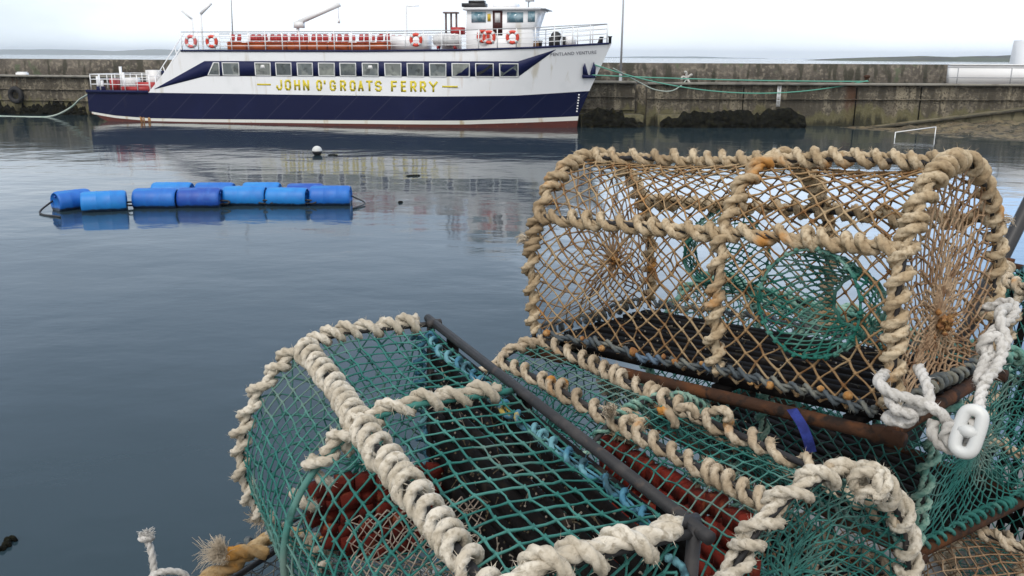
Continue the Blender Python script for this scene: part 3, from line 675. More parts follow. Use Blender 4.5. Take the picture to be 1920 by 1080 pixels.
# windows: frame with a recessed pane each
WPX = [(388, 412, 401), (417, 449, 417), (478, 508, 478), (517, 547, 517), (557, 587, 557), (597, 628, 597), (637, 668, 637), (679, 710, 679), (721, 753, 721), (763, 795, 763), (805, 837, 805), (847, 881, 847), (891, 925, 891), (935, 970, 935)]
for k, (u0, u1, ut) in enumerate(WPX):
    zt = 3.63 + .06 * k / 13; zb = zt - .78
    x0, x1, xt = fpx(u0, 130)[0], fpx(u1, 130)[0], fpx(ut, 130)[0]
    O = [(x0, zb), (x1, zb), (x1, zt), (xt, zt)]; w = .055
    I = [(x0 + w * (1.6 if xt > x0 else 1), zb + w), (x1 - w, zb + w), (x1 - w, zt - w), (xt + w, zt - w)]
    mb = MB()
    V = np.array([hp(x, z, o) for o in (.0, .035) for (x, z) in O] + [hp(x, z, o) for o in (.035, .014) for (x, z) in I])
    i = np.arange(4); j = (i + 1) % 4
    mb.add(V, [np.stack([i, j, j + 4, i + 4], 1), np.stack([i + 4, j + 4, j + 8, i + 8], 1), np.stack([i + 8, j + 8, j + 12, i + 12], 1)])
    f = mb.build('window', M_GREYF, ferry)
    mb = MB(); mb.add([hp(x, z, .0145) for x, z in I], [np.arange(4)]); mb.build('pane', M_DARKGLASS if k == 12 else (M_GLASS, M_GLASS2, M_GLASS3)[(k * 5 + 1) % 3], f)
    if k in (2, 7): mb = MB(); xm_ = (x0 + x1) / 2; mb.prism([hp(xm_ - .17, zt - .34, .017), hp(xm_ + .17, zt - .34, .017), hp(xm_ + .10, zt - .14, .017), hp(xm_ - .10, zt - .14, .017)], (0, -.004, 0)); mb.build('window_sticker', M_RAFT, f)
# lettering: strokes with chamfered corners
LET = {'J': [[(1, 1), (1, .22), (.72, 0), (.28, 0), (0, .22), (0, .38)]], 'O': [[(.25, 0), (.75, 0), (1, .2), (1, .8), (.75, 1), (.25, 1), (0, .8), (0, .2), (.25, 0)]],
       'H': [[(0, 0), (0, 1)], [(1, 0), (1, 1)], [(0, .5), (1, .5)]], 'N': [[(0, 0), (0, 1)], [(0, 1), (1, 0)], [(1, 0), (1, 1)]], "'": [[(.5, 1), (.5, .72)]],
       'G': [[(1, .78), (.75, 1), (.25, 1), (0, .8), (0, .2), (.25, 0), (.75, 0), (1, .2), (1, .48), (.6, .48)]], 'R': [[(0, 0), (0, 1), (.75, 1), (1, .82), (1, .62), (.75, .45), (0, .45)], [(.5, .45), (1, 0)]],
       'A': [[(0, 0), (.5, 1), (1, 0)], [(.2, .3), (.8, .3)]], 'T': [[(0, 1), (1, 1)], [(.5, 1), (.5, 0)]], 'S': [[(1, .8), (.75, 1), (.25, 1), (0, .82), (0, .62), (.25, .52), (.75, .48), (1, .36), (1, .18), (.75, 0), (.25, 0), (0, .2)]],
       'F': [[(0, 0), (0, 1), (1, 1)], [(0, .52), (.8, .52)]], 'E': [[(1, 0), (0, 0), (0, 1), (1, 1)], [(0, .52), (.85, .52)]], 'Y': [[(0, 1), (.5, .5), (1, 1)], [(.5, .5), (.5, 0)]]}
TXT = [('J', 518, 529.5), ('O', 534, 546), ('H', 551.5, 563), ('N', 568, 580), ('O', 593, 604), ("'", 607, 611), ('G', 618, 630), ('R', 637.5, 649), ('O', 655.5, 667),
       ('A', 671, 682), ('T', 686, 699.5), ('S', 703, 716), ('F', 733, 745), ('E', 751.5, 762), ('R', 769, 781), ('R', 787, 799), ('Y', 804, 821)]
kk = 0
for ch, u0, u1 in TXT:
    mb = MB()
    x0, x1 = fpx(u0, 162)[0], fpx(u1, 162)[0]; z0, z1 = 2.03, 2.66; sw = .122
    for st in LET[ch]:
        P = [(x0 + sw / 2 + (x1 - x0 - sw) * px, z0 + sw / 2 + (z1 - z0 - sw) * pz) for px, pz in st]
        for a, b in zip(P[:-1], P[1:]):
            kk += 1; a = np.array([a[0], 0, a[1]]); b = np.array([b[0], 0, b[1]]); d = unit(b - a) * sw * .36
            mb.bar(a - d + [0, -.004 - .0004 * (kk % 7), 0], b + d + [0, -.004 - .0004 * (kk % 7), 0], .006, sw) if abs(d[2]) < .01 else mb.bar(a - d + [0, -.004 - .0004 * (kk % 7), 0], b + d + [0, -.004 - .0004 * (kk % 7), 0], sw, .006, up=(0, 1, 0))
    mb.build('letter', M_GOLD, ferry)
for u0, u1 in ((482, 508), (829, 858)):
    mb = MB(); x0, x1 = fpx(u0, 160)[0], fpx(u1, 160)[0]; mb.box(((x0 + x1) / 2, -.004, 2.36), (x1 - x0, .006, .10)); mb.build('painted_dash', M_GOLD, ferry)
# small dark name on the bow
cu = bpy.data.curves.new('bow_name', 'FONT'); cu.body = 'PENTLAND VENTURE'; cu.size = .24; cu.extrude = .006; cu.space_character = 1.12; cu.offset = .004
tmp = bpy.data.objects.new('bow_name', cu); col.objects.link(tmp); bpy.context.view_layer.update()
me = bpy.data.meshes.new_from_object(tmp.evaluated_get(bpy.context.evaluated_depsgraph_get())); bpy.data.objects.remove(tmp)
nv = len(me.vertices); co = np.zeros(nv * 3); me.vertices.foreach_get('co', co); co = co.reshape(-1, 3); wd = co[:, 0].max()
nx0, nx1 = 24.95, 27.45
for i in range(nv):
    x = nx0 + (nx1 - nx0) * co[i, 0] / wd; z = 4.10 + .06 * (x - nx0) + co[i, 1]; p = hp(x, z, .012 + co[i, 2]); co[i] = p
me.vertices.foreach_set('co', co.ravel()); me.update(); me.materials.append(M_BLACK); o = bpy.data.objects.new('bow_name', me); me.materials[0] = mat('faded_name', (.22, .22, .25), .5); col.objects.link(o); o.parent = ferry
# anchor stowed on the bow: shank and two upright flukes
mb = MB(); ax0, ax1 = 26.35, 27.15
def hpl(pts, mb, o0=-.05, o1=.13):
    A = [hp(x, z, o0) for x, z in pts]; B = [hp(x, z, o1) for x, z in pts]; n = len(pts); i = np.arange(n); j = (i + 1) % n
    mb.add(A + B, [i[::-1], i + n, np.stack([i, j, j + n, i + n], 1)])
hpl([(26.696, 2.918), (27.057, 2.918), (26.971, 3.182), (26.825, 3.710), (26.713, 3.472)], mb); hpl([(27.109, 2.935), (27.384, 2.935), (27.418, 3.428), (27.315, 3.780), (27.126, 3.208)], mb)
hpl([(26.679, 2.865), (27.401, 2.865), (27.401, 3.041), (26.679, 3.041)], mb, -.05, .16)
mb.build('anchor', M_STRIPE, ferry)
# draft marks and rust weeps
mb = MB()
for k in range(7): mb.box(hp(26.25 - .03 * k + .05 * k, .95 + .16 * k, .0) + np.array([.12, -.008, 0]), (.09, .03, .08))
mb.build('draft_marks', M_RAIL, ferry)
g = np.random.default_rng(3)
for k in range(5):
    x = -.62 + .17 * k + g.normal(0, .03); w = g.uniform(.05, .10); z1_ = zboot(x) + g.uniform(-.02, .10); z0_ = -.08
    mb = MB(); mb.prism([(x - w, -.004 - .0006 * k, z1_), (x + w * .7, -.004 - .0006 * k, z1_ - .05), (x + w * .9, -.004 - .0006 * k, z0_ + .1), (x + w * .2, -.004 - .0006 * k, z0_), (x - w * .7, -.004 - .0006 * k, z0_ + .05)], (0, -.004, 0)); mb.build('rust_streak', bpy.data.materials.get('rust_weep') or mat('rust_weep', (.26, .10, .022), .85, ((9, .42, .6, (.40, .26, .12), 6), (20, .5, .65, (.12, .045, .015), 6))), ferry)

# --- rails
def railing(name, pts, hts, h, step, z_of, m=M_RAIL, top=M_RAILGREY):
    """pts: polyline (x, y) in ship coordinates"""
    P = resample([(x, y, 0) for x, y in pts], .25); P[:, 2] = [z_of(x) for x in P[:, 0]]; mb = MB()
    n = int(np.sum(np.linalg.norm(np.diff(P, axis=0), axis=1)) / step); Q = resample(P, n=n + 1)
    for q in Q: mb.tube([q, q + [0, 0, h]], .034, 6)
    for hh in hts: mb.tube(P + [0, 0, hh], .019, 6)
    o = mb.build(name, m, ferry); mb = MB(); mb.tube(P + [0, 0, h], .026, 6); mb.build('top_rail', top, o); return o
side = [(x, HB - max(hb(x, zdeck(x)) - .08, .0)) for x in np.linspace(2.6, 28.0, 60)]
far_ = [(x, HB + max(hb(x, zdeck(x)) - .08, .0)) for x in np.linspace(28.0, 2.6, 60)]
railing('deck_railing', side, (.28, .55, .82), 1.08, 1.05, zdeck)
railing('deck_railing', far_, (.28, .55, .82), 1.08, 1.05, zdeck)
railing('stern_railing', [(.2, .12), (-3.95, .12), (-3.95, 4.68), (.2, 4.68)], (.35, .65), .95, .8, lambda x: 1.9, top=M_RAIL)
# --- companion ladder from the aft deck up, white frame, posts
lad = MB()
for y in (.55, 1.25):
    lad.bar((.55, y, 1.8), (2.75, y, 4.35), .06, .14); lad.tube([(-.1, y, 2.75), (.4, y, 2.75), (2.55, y, 5.35)], .03)
    lad.tube([(-.1, y, 1.8), (-.1, y, 2.75)], .035); lad.tube([(1.15, y, 2.5), (.95, y, 3.35)], .025); lad.tube([(2.0, y, 3.5), (1.85, y, 4.5)], .025)
for k in range(10): t = (k + .5) / 10; lad.box((.55 + 2.2 * t, .9, 1.8 + 2.55 * t), (.2, .7, .03))
lad.build('companion_ladder', M_RAIL, ferry)
# aft deck: posts, red lockers, blue crate, gear
for x, h in ((-3.6, .95), (-1.95, 1.55), (-1.80, 1.2), (-3.3, .7)): mb = MB(); mb.box((x, .5, 1.78 + h / 2), (.12, .12, h)); mb.build('aft_post', M_RAIL, ferry)
mb = MB(); mb.box((-.85, .35, 1.98), (1.9, .35, .30)); mb.box((-.85, 1.6, 2.12), (1.4, .5, .5)); mb.box((-2.9, 1.2, 2.2), (.40, .5, .75)); mb.build('red_locker', M_RED, ferry)
mb = MB(); mb.box((-1.0, 2.6, 2.45), (.8, .6, 1.3)); mb.box((-2.6, 2.5, 2.2), (.9, .7, .8)); mb.build('pale_locker', M_RAFT, ferry)
mb = MB(); mb.box((-.35, 3.0, 2.9), (.5, .4, .3)); mb.box((-3.35, .4, 1.95), (.4, .35, .35)); mb.build('gear_box', M_STRIPE, ferry)

# --- upper deck: benches of orange lockers with red shell seats
bx0 = fpx(418, 80)[0]; bx1 = fpx(726, 80)[0]; g = np.random.default_rng(8)
for row, y in enumerate((.62, 2.9)):
    NBN = 8; L = (bx1 - bx0) / NBN
    for k in range(NBN):
        x = bx0 + L * (k + .5); z = zdeck(x)
        mb = MB(); mb.box((x, y, z + .24), (L * .92, .42, .36)); mb.box((x, y - .02, z + .45), (L * .94, .48, .05)); b = mb.build('bench', M_ORANGE, ferry)
        mb = MB()
        for q in range(3):
            xx = x + (q - 1) * L * .31 + g.normal(0, .02); t = g.uniform(-.04, .04)
            if g.random() < .12: continue
            mb.prism([(xx - .12, y + .16, z + .56), (xx + .12, y + .16, z + .56), (xx + .14, y + .20, z + .72), (xx + .10, y + .24 + t, z + .95), (xx - .10, y + .24 + t, z + .95), (xx - .14, y + .20, z + .72)], (0, .05, 0))
            mb.box((xx, y + .02, z + .50), (.30, .34, .05))
        mb.build('backrest', M_RED, b)
        mb = MB()
        for q in (-1, 1): mb.tube([(x + q * L * .47, y + .2, z), (x + q * L * .47, y + .26, z + 1.0)], .03, 6)
        mb.build('bench_frame', M_RAIL, b)
# --- wheelhouse
wx0, wx1 = fpx(874, 60, 1.05)[0], fpx(996, 60, 1.05)[0]
wh = MB(); y0, y1 = 1.05, 3.75; zb = 4.35; zr = 6.62
def body(z0, z1, xa0, xb0, xa1, xb1):
    V = [(xa0, y0, z0), (xb0, y0, z0), (xb0, y1, z0), (xa0, y1, z0), (xa1, y0, z1), (xb1, y0, z1), (xb1, y1, z1), (xa1, y1, z1)]
    wh.add(V, [np.array([[0, 1, 5, 4], [1, 2, 6, 5], [2, 3, 7, 6], [3, 0, 4, 7], [4, 5, 6, 7]])])
body(zb, 5.55, wx0, wx1, wx0, wx1 + .06); body(5.552, zr, wx0, wx1 + .06, wx0 + .05, wx1 + .42)
wheel = wh.build('wheelhouse', M_WHITE, ferry)
mb = MB(); mb.box(((wx0 + wx1) / 2 + .2, HB, zr + .07), (wx1 - wx0 + .7, y1 - y0 + .35, .14)); mb.box((wx0 + 2.1, HB, zr + .28), (1.3, 1.5, .28)); mb.build('roof', M_WHITE, wheel)
def wwin(u0, u1, v0, v1, m, name='window', inner=True):
    (x0, zt), (x1, zl) = fpx(u0, v0, y0), fpx(u1, v1, y0)
    mb = MB(); mb.box(((x0 + x1) / 2, y0 - .005, (zt + zl) / 2), (x1 - x0, .03, zt - zl)); return mb.build(name, m, wheel)
wwin(884, 911, 22, 42, M_BLUEGLASS); wwin(951, 981, 23, 42, M_BLUEGLASS); wwin(990, 1003, 21, 41, M_BLUEGLASS)
d = wwin(924, 942, 20, 66, M_BROWN, 'door'); (xa, za), (xb_, zb_) = fpx(928, 24, y0), fpx(938, 42, y0)
mb = MB(); mb.box(((xa + xb_) / 2, y0 - .012, (za + zb_) / 2), (xb_ - xa, .03, za - zb_)); mb.build('door_pane', M_RAFT, d)
wwin(914, 920, 26, 40, M_YELLOW, 'yellow_fitting')
(xa, za) = fpx(890, 10, HB); mb = MB(); mb.box((xa, HB, za), (1.35, .9, .20)); mb.box((xa + .15, HB, za + .18), (.9, .6, .16)); mb.box((xa, HB, za - .2), (.3, .3, .3)); mb.build('radar_housing', M_BLACK, wheel)
mb = MB(); mb.tube([(wx1 - .4, HB, zr + .1), (wx1 - .4, HB, 7.6)], .04); mb.tube([(wx1 - .4, HB - .5, 7.15), (wx1 - .4, HB + .5, 7.15)], .03); mb.box((wx1 - .3, HB - .1, 7.2), (.5, .2, .12)); mb.build('signal_mast', M_RAILGREY, wheel)
mb = MB(); mb.box((wx1 + .66, HB, zr + .06), (.28, y1 - y0 + .3, .05)); mb.build('visor', M_RAILGREY, wheel)
# vent frame behind the wheelhouse
(xa, za), (xb_, zb_) = fpx(836, 24, 1.2), fpx(856, 62, 1.2); mb = MB()
for x in (xa, (xa + xb_) / 2, xb_): mb.box((x, 1.2, (za + zb_) / 2), (.09, .12, za - zb_))
mb.box(((xa + xb_) / 2, 1.2, za), (xb_ - xa + .2, .6, .08)); mb.build('vent_frame', mat('vent_brown', (.16, .11, .11), .6), ferry)
mb = MB(); mb.box((xb_ + .1, 1.2, zb_ + .12), (.7, .6, .40)); mb.build('red_locker', M_RED, ferry)
mb = MB(); mb.box(((xa + xb_) / 2 - .1, 1.6, 4.8), (.9, .9, .9)); mb.build('engine_casing', M_WHITE, ferry)
(xa, za), (xb_, zb_) = fpx(728, 62, 1.4), fpx(800, 92, 1.4); mb = MB(); mb.box(((xa + xb_) / 2, 1.9, 4.78), (xb_ - xa, 1.2, .88)); mb.build('deck_locker', M_WHITE, ferry)
# fore deck gear
mb = MB(); (xa, za) = fpx(1040, 76, 2.0); mb.box((xa, 2.0, za - .1), (.55, .9, .55)); mb.lathe([(.28, 0), (.28, .5)], (xa + .1, 1.6, za + .22), (0, 1, 0), 16); mb.box((xa + .55, 2.0, za - .1), (.14, .3, .62)); mb.build('windlass', M_BLACK, ferry)
mb = MB(); (xa, za) = fpx(1068, 74, 2.3); mb.lathe([(.38, 0), (.36, .35), (.25, .55), (.02, .62)], (xa, 2.3, zdeck(xa)), (0, 0, 1), 18); mb.build('cowl', M_WHITE, ferry, smooth=True)
for u in (990, 1004, 1015, 1127, 1143): mb = MB(); (xa, za) = fpx(u, 86, 2.2); mb.lathe([(.09, 0), (.09, .32), (.13, .36), (.13, .40)], (xa, 1.9 if u < 1100 else 2.35, zdeck(xa)), (0, 0, 1), 10); mb.build('bitt', M_BLACK, ferry)
mb = MB(); mb.lathe([(.16, 0), (.05, .35)], (27.6, HB, 4.8), (0, 0, 1), 12); mb.build('fairlead', M_BLACK, ferry)
mb = MB(); (xa, za) = fpx(1003, 82, 2); mb.box((xa, 2, zdeck(xa) + .2), (.5, .5, .35)); mb.build('rope_bin', mat('bin_brown', (.25, .13, .06), .7), ferry)
# masts, davit and derrick, pale against the sky
mb = MB(); xa = fpx(435, 60, HB)[0]; mb.tube([(xa, HB, 4.3), (xa + .12, HB, 8.0)], np.array([.05, .03]), 8); mb.build('mast', M_RAILGREY, ferry)
pale = mat('pale_paint', (.72, .73, .74), .4)
mb = MB(); a = fpx(558, 44, 3.6); b = fpx(637, 8, 3.6); mb.tube([(a[0], 3.6, 4.3), (a[0], 3.6, a[1])], .10); mb.bar((a[0] - .2, 3.6, a[1] - .05), (b[0], 3.6, b[1]), .18, .26); mb.box((a[0] + .1, 3.6, a[1] - .1), (.6, .35, .35)); mb.tube([(b[0] - .1, 3.6, b[1]), (b[0] - .1, 3.6, b[1] - .9)], .02); mb.box((b[0] - .1, 3.6, b[1] - 1.0), (.12, .1, .25)); mb.build('derrick', pale, ferry)
mb = MB(); a = fpx(376, 26, 3.8); b = fpx(396, 6, 3.8); c = fpx(341, 20, 3.8); dd = fpx(360, 36, 3.8)
mb.tube([(a[0], 3.8, 4.2), (a[0], 3.8, a[1])], .06); mb.bar((a[0], 3.8, a[1]), (b[0], 3.8, b[1]), .12, .16); mb.tube([(dd[0], 3.8, 4.2), (dd[0], 3.8, dd[1])], .05); mb.bar((dd[0], 3.8, dd[1]), (c[0], 3.8, c[1]), .08, .12); mb.build('davit', pale, ferry)
mb = MB(); a = fpx(762, 14, 3); mb.tube(smooth_path([(a[0], 3, 4.4), (a[0], 3, a[1] - .1), (a[0] + .15, 3, a[1] + .05), (a[0] + .8, 3, a[1] + .1)], 14), .03); mb.build('deck_lamp', pale, ferry)

# --- loose things on the ferry, each on its own
def lifering(u, v, y, label, m=M_RING, R=.29):
    x, z = fpx(u, v, y); t = thing('life_ring', label, 'life ring', FM @ m4(np.eye(3), (x, y, z)), 'life rings hung on the ferry rails')
    mb = MB(); mb.torus((0, 0, 0), (0, 1, 0), R, .095, 36, 12); mb.build('ring', m, t, smooth=True)
    mb = MB()
    for k in range(4): a = PI / 4 + k * PI / 2; mb.torus((0, 0, 0), (0, 1, 0), R, .0985, 5, 12, a - .22, a + .22)
    mb.build('white_band', M_RAFT, t, smooth=True)
    mb = MB(); mb.torus((0, 0, 0), (0, 1, 0), R + .12, .012, 32, 5); mb.build('grab_line', M_RAFT, t)
lifering(358, 78, .02, 'pale faded life ring at the very stern end of the upper rail', M_RINGPALE)
lifering(397, 78, .02, 'red life ring at the aft end of the upper rail, beside the orange benches')
lifering(780, 75, .02, 'red life ring on the rail between the benches and the white raft canister')
lifering(906, 68, .95, 'red life ring on the wheelhouse side left of the door, partly covered')
lifering(917, 70, .03, 'orange red life ring on the rail just in front of another ring')
lifering(961, 70, .03, 'red life ring on the rail under the front wheelhouse window')
x, z = fpx(838, 75, .6); rf = thing('liferaft', 'white ribbed life raft canister on a cradle beside the wheelhouse', 'life raft', FM @ m4(np.eye(3), (x, .6, z)))
mb = MB(); mb.lathe([(.05, -.80), (.25, -.78), (.33, -.68), (.35, -.5), (.37, -.48), (.37, -.42), (.35, -.40), (.35, -.03), (.38, -.02), (.38, .02), (.35, .03), (.35, .40), (.37, .42), (.37, .48), (.35, .5), (.33, .68), (.25, .78), (.05, .80)], (0, 0, 0), (1, 0, 0), 24); mb.build('canister', M_RAFT, rf, smooth=True)
mb = MB()
for q in (-.5, .5): mb.box((q, 0, -.42), (.08, .6, .14)); mb.tube([(q, -.2, -.4), (q, -.2, zdeck(x) - z)], .03); mb.tube([(q, .2, -.4), (q, .2, zdeck(x) - z)], .03)
mb.build('cradle', M_RED, rf)

# --- mooring lines
def line(name, P, r, m, label, cat='mooring line'):
    mb = MB(); mb.tube(P, r, 7); o = mb.build(name, m, None, smooth=True); return tag(o, label, cat)
bowp = f2w(27.1, HB - hb(27.1, 3.2) - .03, 3.05)
bow2 = f2w(27.35, HB - hb(27.35, 3.6) - .02, 3.62)
line('mooring_line', sagline(bowp, bolR - [0, .3, .15], .10, 40), .035, M_GREENLINE, 'nearly straight green mooring line from the bow along the pier edge')
line('mooring_line', sagline(bow2, bolR - [.05, .3, .10], 1.15, 50), .035, M_GREENLINE, 'sagging green mooring line hanging from the bow down across the pier wall')
wp = [at_y(1150, 128, 52.5), at_y(1200, 155, 54.4), at_y(1228, 168, 54.6), at_y(1256, 171, 54.8), at_y(1275, 162, 55.0), bolM + [0, -.3, -.1]]
line('mooring_line', smooth_path(wp, 40), .035, M_PALELINE, 'pale rope looping down from the frayed bundle on the pier towards the bow')
sp = [f2w(-4.0, .4, 1.75), at_y(150, 186, 59.0), at_y(135, 200, 59.4), at_y(112, 213, 59.7), at_y(90, 219, 59.9), at_y(60, 219.5, 60.1), at_y(0, 218, 60.6), at_y(-60, 214, 61)]
line('mooring_line', smooth_path(sp, 60), .06, M_PALELINE, 'thick pale rope drooping from the ferry stern to the water by the tyre')

# ================================================================== BARRELS, BUOY, FLOTSAM
def barrel(p0, p1, D, m, label, zc=.2, band=None):
    p0 = np.asarray(p0, float).copy(); p1 = np.asarray(p1, float).copy(); d = unit(p1 - p0); nrm = np.array([-d[1], d[0], 0])
    c = (p0 + p1) / 2 + nrm * math.sqrt(max(D * D / 4 - zc * zc, .01)); c[2] = zc; L = np.linalg.norm(p1 - p0); h = L / 2; R = D / 2
    b = thing('barrel', label, 'barrel', m4(np.stack([d, nrm, [0, 0, 1]], 1), c), 'blue plastic barrels floating in two rows')
    pr = [(.02, -h + .03), (R * .80, -h + .03), (R * .84, -h), (R * .90, -h), (R * .97, -h + .04), (R, -h + .10), (R, -h * .36), (R * 1.02, -h * .33), (R * 1.02, -h * .29), (R, -h * .26), (R, h * .26), (R * 1.02, h * .29), (R * 1.02, h * .33), (R, h * .36), (R, h - .10), (R * .97, h - .04), (R * .90, h), (R * .84, h), (R * .80, h - .03), (.02, h - .03)]
    mb = MB(); mb.lathe(pr, (0, 0, 0), (1, 0, 0), 36); s = mb.build('shell', m, b, smooth=True)
    for q in (-1, 1): mb = MB(); mb.lathe([(.035, 0), (.035, .03), (.02, .035)], (q * (h - .028), .0, R * .55), (q, 0, 0), 10); mb.build('bung', M_BARRELD, b)
    return b
BF = [((153, 399), (238, 395), M_BARRELL, 'light blue barrel tilted in front of the end-on barrel at the left of the raft', .64),
      ((249, 391), (329, 391), M_BARREL, 'mid blue barrel in the front row just right of the gap after the tilted one', .64),
      ((332, 390), (411, 390), M_BARRELD, 'darkest blue barrel in the middle of the front row', .64),
      ((418, 386), (496, 386), M_BARRELL, 'light blue barrel in the front row right of the darkest one', .64),
      ((499, 386), (573, 387), M_BARRELL, 'short light blue barrel, low in the water, second from the right in the front row', .58),
      ((581, 386), (656, 386), M_BARREL, 'mid blue barrel at the right end of the floating raft', .66)]
for a, b, m, l, D in BF: barrel(at_z(*a), at_z(*b), D, m, l)
barrel(at_z(113, 397), at_z(176, 389), .62, M_BARREL, 'blue barrel lying end-on at the left end of the raft')
for a, b, m, l in [((284, 377), (357, 377), M_BARRELL, 'light blue barrel in the back row behind the gap of the first front pair'),
                   ((366, 377.5), (436, 377.5), M_BARREL, 'mid blue barrel in the back row behind the darkest barrel'),
                   ((455, 377), (523, 377), M_BARRELL, 'pale blue barrel in the back row behind the light blue front ones'),
                   ((538, 379.5), (604, 379.5), M_BARRELD, 'deep blue barrel at the right end of the back row')]:
    barrel(at_z(*a), at_z(*b), .62, m, l)
W = [at_z(106, 392), at_z(75, 401), at_z(113, 408)]
W[0][2] = .28; W[1][2] = .03; W[2][2] = .02
mb = MB(); mb.tube(smooth_path(W, 24), .028, 6); tag(mb.build('rope', M_BLACK), 'dark rope bight trailing from the end-on barrel at the left of the raft', 'rope')
W = [at_z(656, 385) + [0, .3, .22], at_z(684, 384) + [0, 0, .05], at_z(662, 392) + [0, 0, .02]]
mb = MB(); mb.tube(smooth_path(W, 24), .022, 6); tag(mb.build('rope', M_BLACK), 'thin dark rope bight at the right end of the barrel raft', 'rope')
for (u, v) in ((244, 392), (331, 391), (414, 389), (497, 388), (577, 388)):
    c = at_z(u, v) + np.array([0, .15, .12]); mb = MB(); ps = [c + np.array([.20 * math.cos(t), .03 * math.sin(3 * t), .05 * math.sin(t)]) for t in np.linspace(0, 2 * PI, 24)]
    mb.tube(ps, .026, 6); tag(mb.build('rope_lashing', M_BLACK), 'short dark rope lashing joining two neighbouring barrels of the front row', 'rope', 'lashings between the barrels')
c = at_z(595, 291); by = thing('buoy', 'small round white buoy with a dark lower half beyond the barrels', 'buoy', m4(np.eye(3), c))
mb = MB(); R = .21
mb.lathe([(R * math.sin(a), R * (1 - math.cos(a)) - .03) for a in np.linspace(.02, PI - .02, 14)], (0, 0, 0), (0, 0, 1), 24); mb.build('float', M_PLASTIC, by, smooth=True)
mb = MB(); mb.lathe([(R * 1.015 * math.sin(a), R * (1 - 1.015 * math.cos(a)) - .03) for a in np.linspace(.02, PI * .50, 10)], (0, 0, 0), (0, 0, 1), 24); mb.build('dark_base', M_BLACK, by, smooth=True)  # black shell over the lower half of the float
def flotsam(u, v, L, label, seed):
    g = np.random.default_rng(seed); c = at_z(u, v); mb = MB()
    for k in range(9):
        a = g.uniform(-.4, .4); p = c + [g.uniform(-L, L) / 2, g.uniform(-.1, .1), .0]; mb.tube(smooth_path([p, p + [L * .25 * math.cos(a), L * .25 * math.sin(a), .03], p + [L * .5 * math.cos(a), L * .4 * math.sin(a), .0]], 8), .018, 5)
    tag(mb.build('seaweed_clump', M_WEED), label, 'seaweed')
flotsam(620, 291, .34, 'dark clump floating right beside the white buoy', 1)
flotsam(770, 330, .34, 'dark strip of weed floating in open water right of the buoy', 2)
flotsam(750, 380, .12, 'tiny dark scrap floating to the right of the barrels', 3)
flotsam(6, 1024, .07, 'dark scrap in the water at the lower left edge', 4)

# ================================================================== LOBSTER CREELS
class Prof:
    """arch of the creel: (y, z) along the bow from the front foot to the back foot"""
    def __init__(s, W, H, k):
        t = np.linspace(0, PI, 60); y = -W / 2 * np.cos(t); z = k * H + (1 - k) * H * np.sin(t)
        s.y = np.r_[-W / 2, y, W / 2]; s.z = np.r_[0, z, 0]; s.t = np.r_[-.4, t, PI + .4]
        s.d = np.r_[0, np.cumsum(np.hypot(np.diff(s.y), np.diff(s.z)))]; s.len = s.d[-1]; s.W, s.H, s.k = W, H, k
        s.legs = k * H
    def at(s, d): return np.interp(d, s.d, s.y), np.interp(d, s.d, s.z)
    def d_of_t(s, t): return float(np.interp(t, s.t, s.d))
def twist_ball(mb, c, R, rr, g, n=5):
    for k in range(n):
        a = unit(g.normal(0, 1, 3)); b = unit(np.cross(a, g.normal(0, 1, 3))); t = np.linspace(0, 2 * PI * g.uniform(.7, 1.1), 26)[:, None]
        rope(mb, c + g.normal(0, R * .3, 3) + R * g.uniform(.6, 1.1) * (np.cos(t) * a + np.sin(t) * b), rr, g, fuzz=1500)
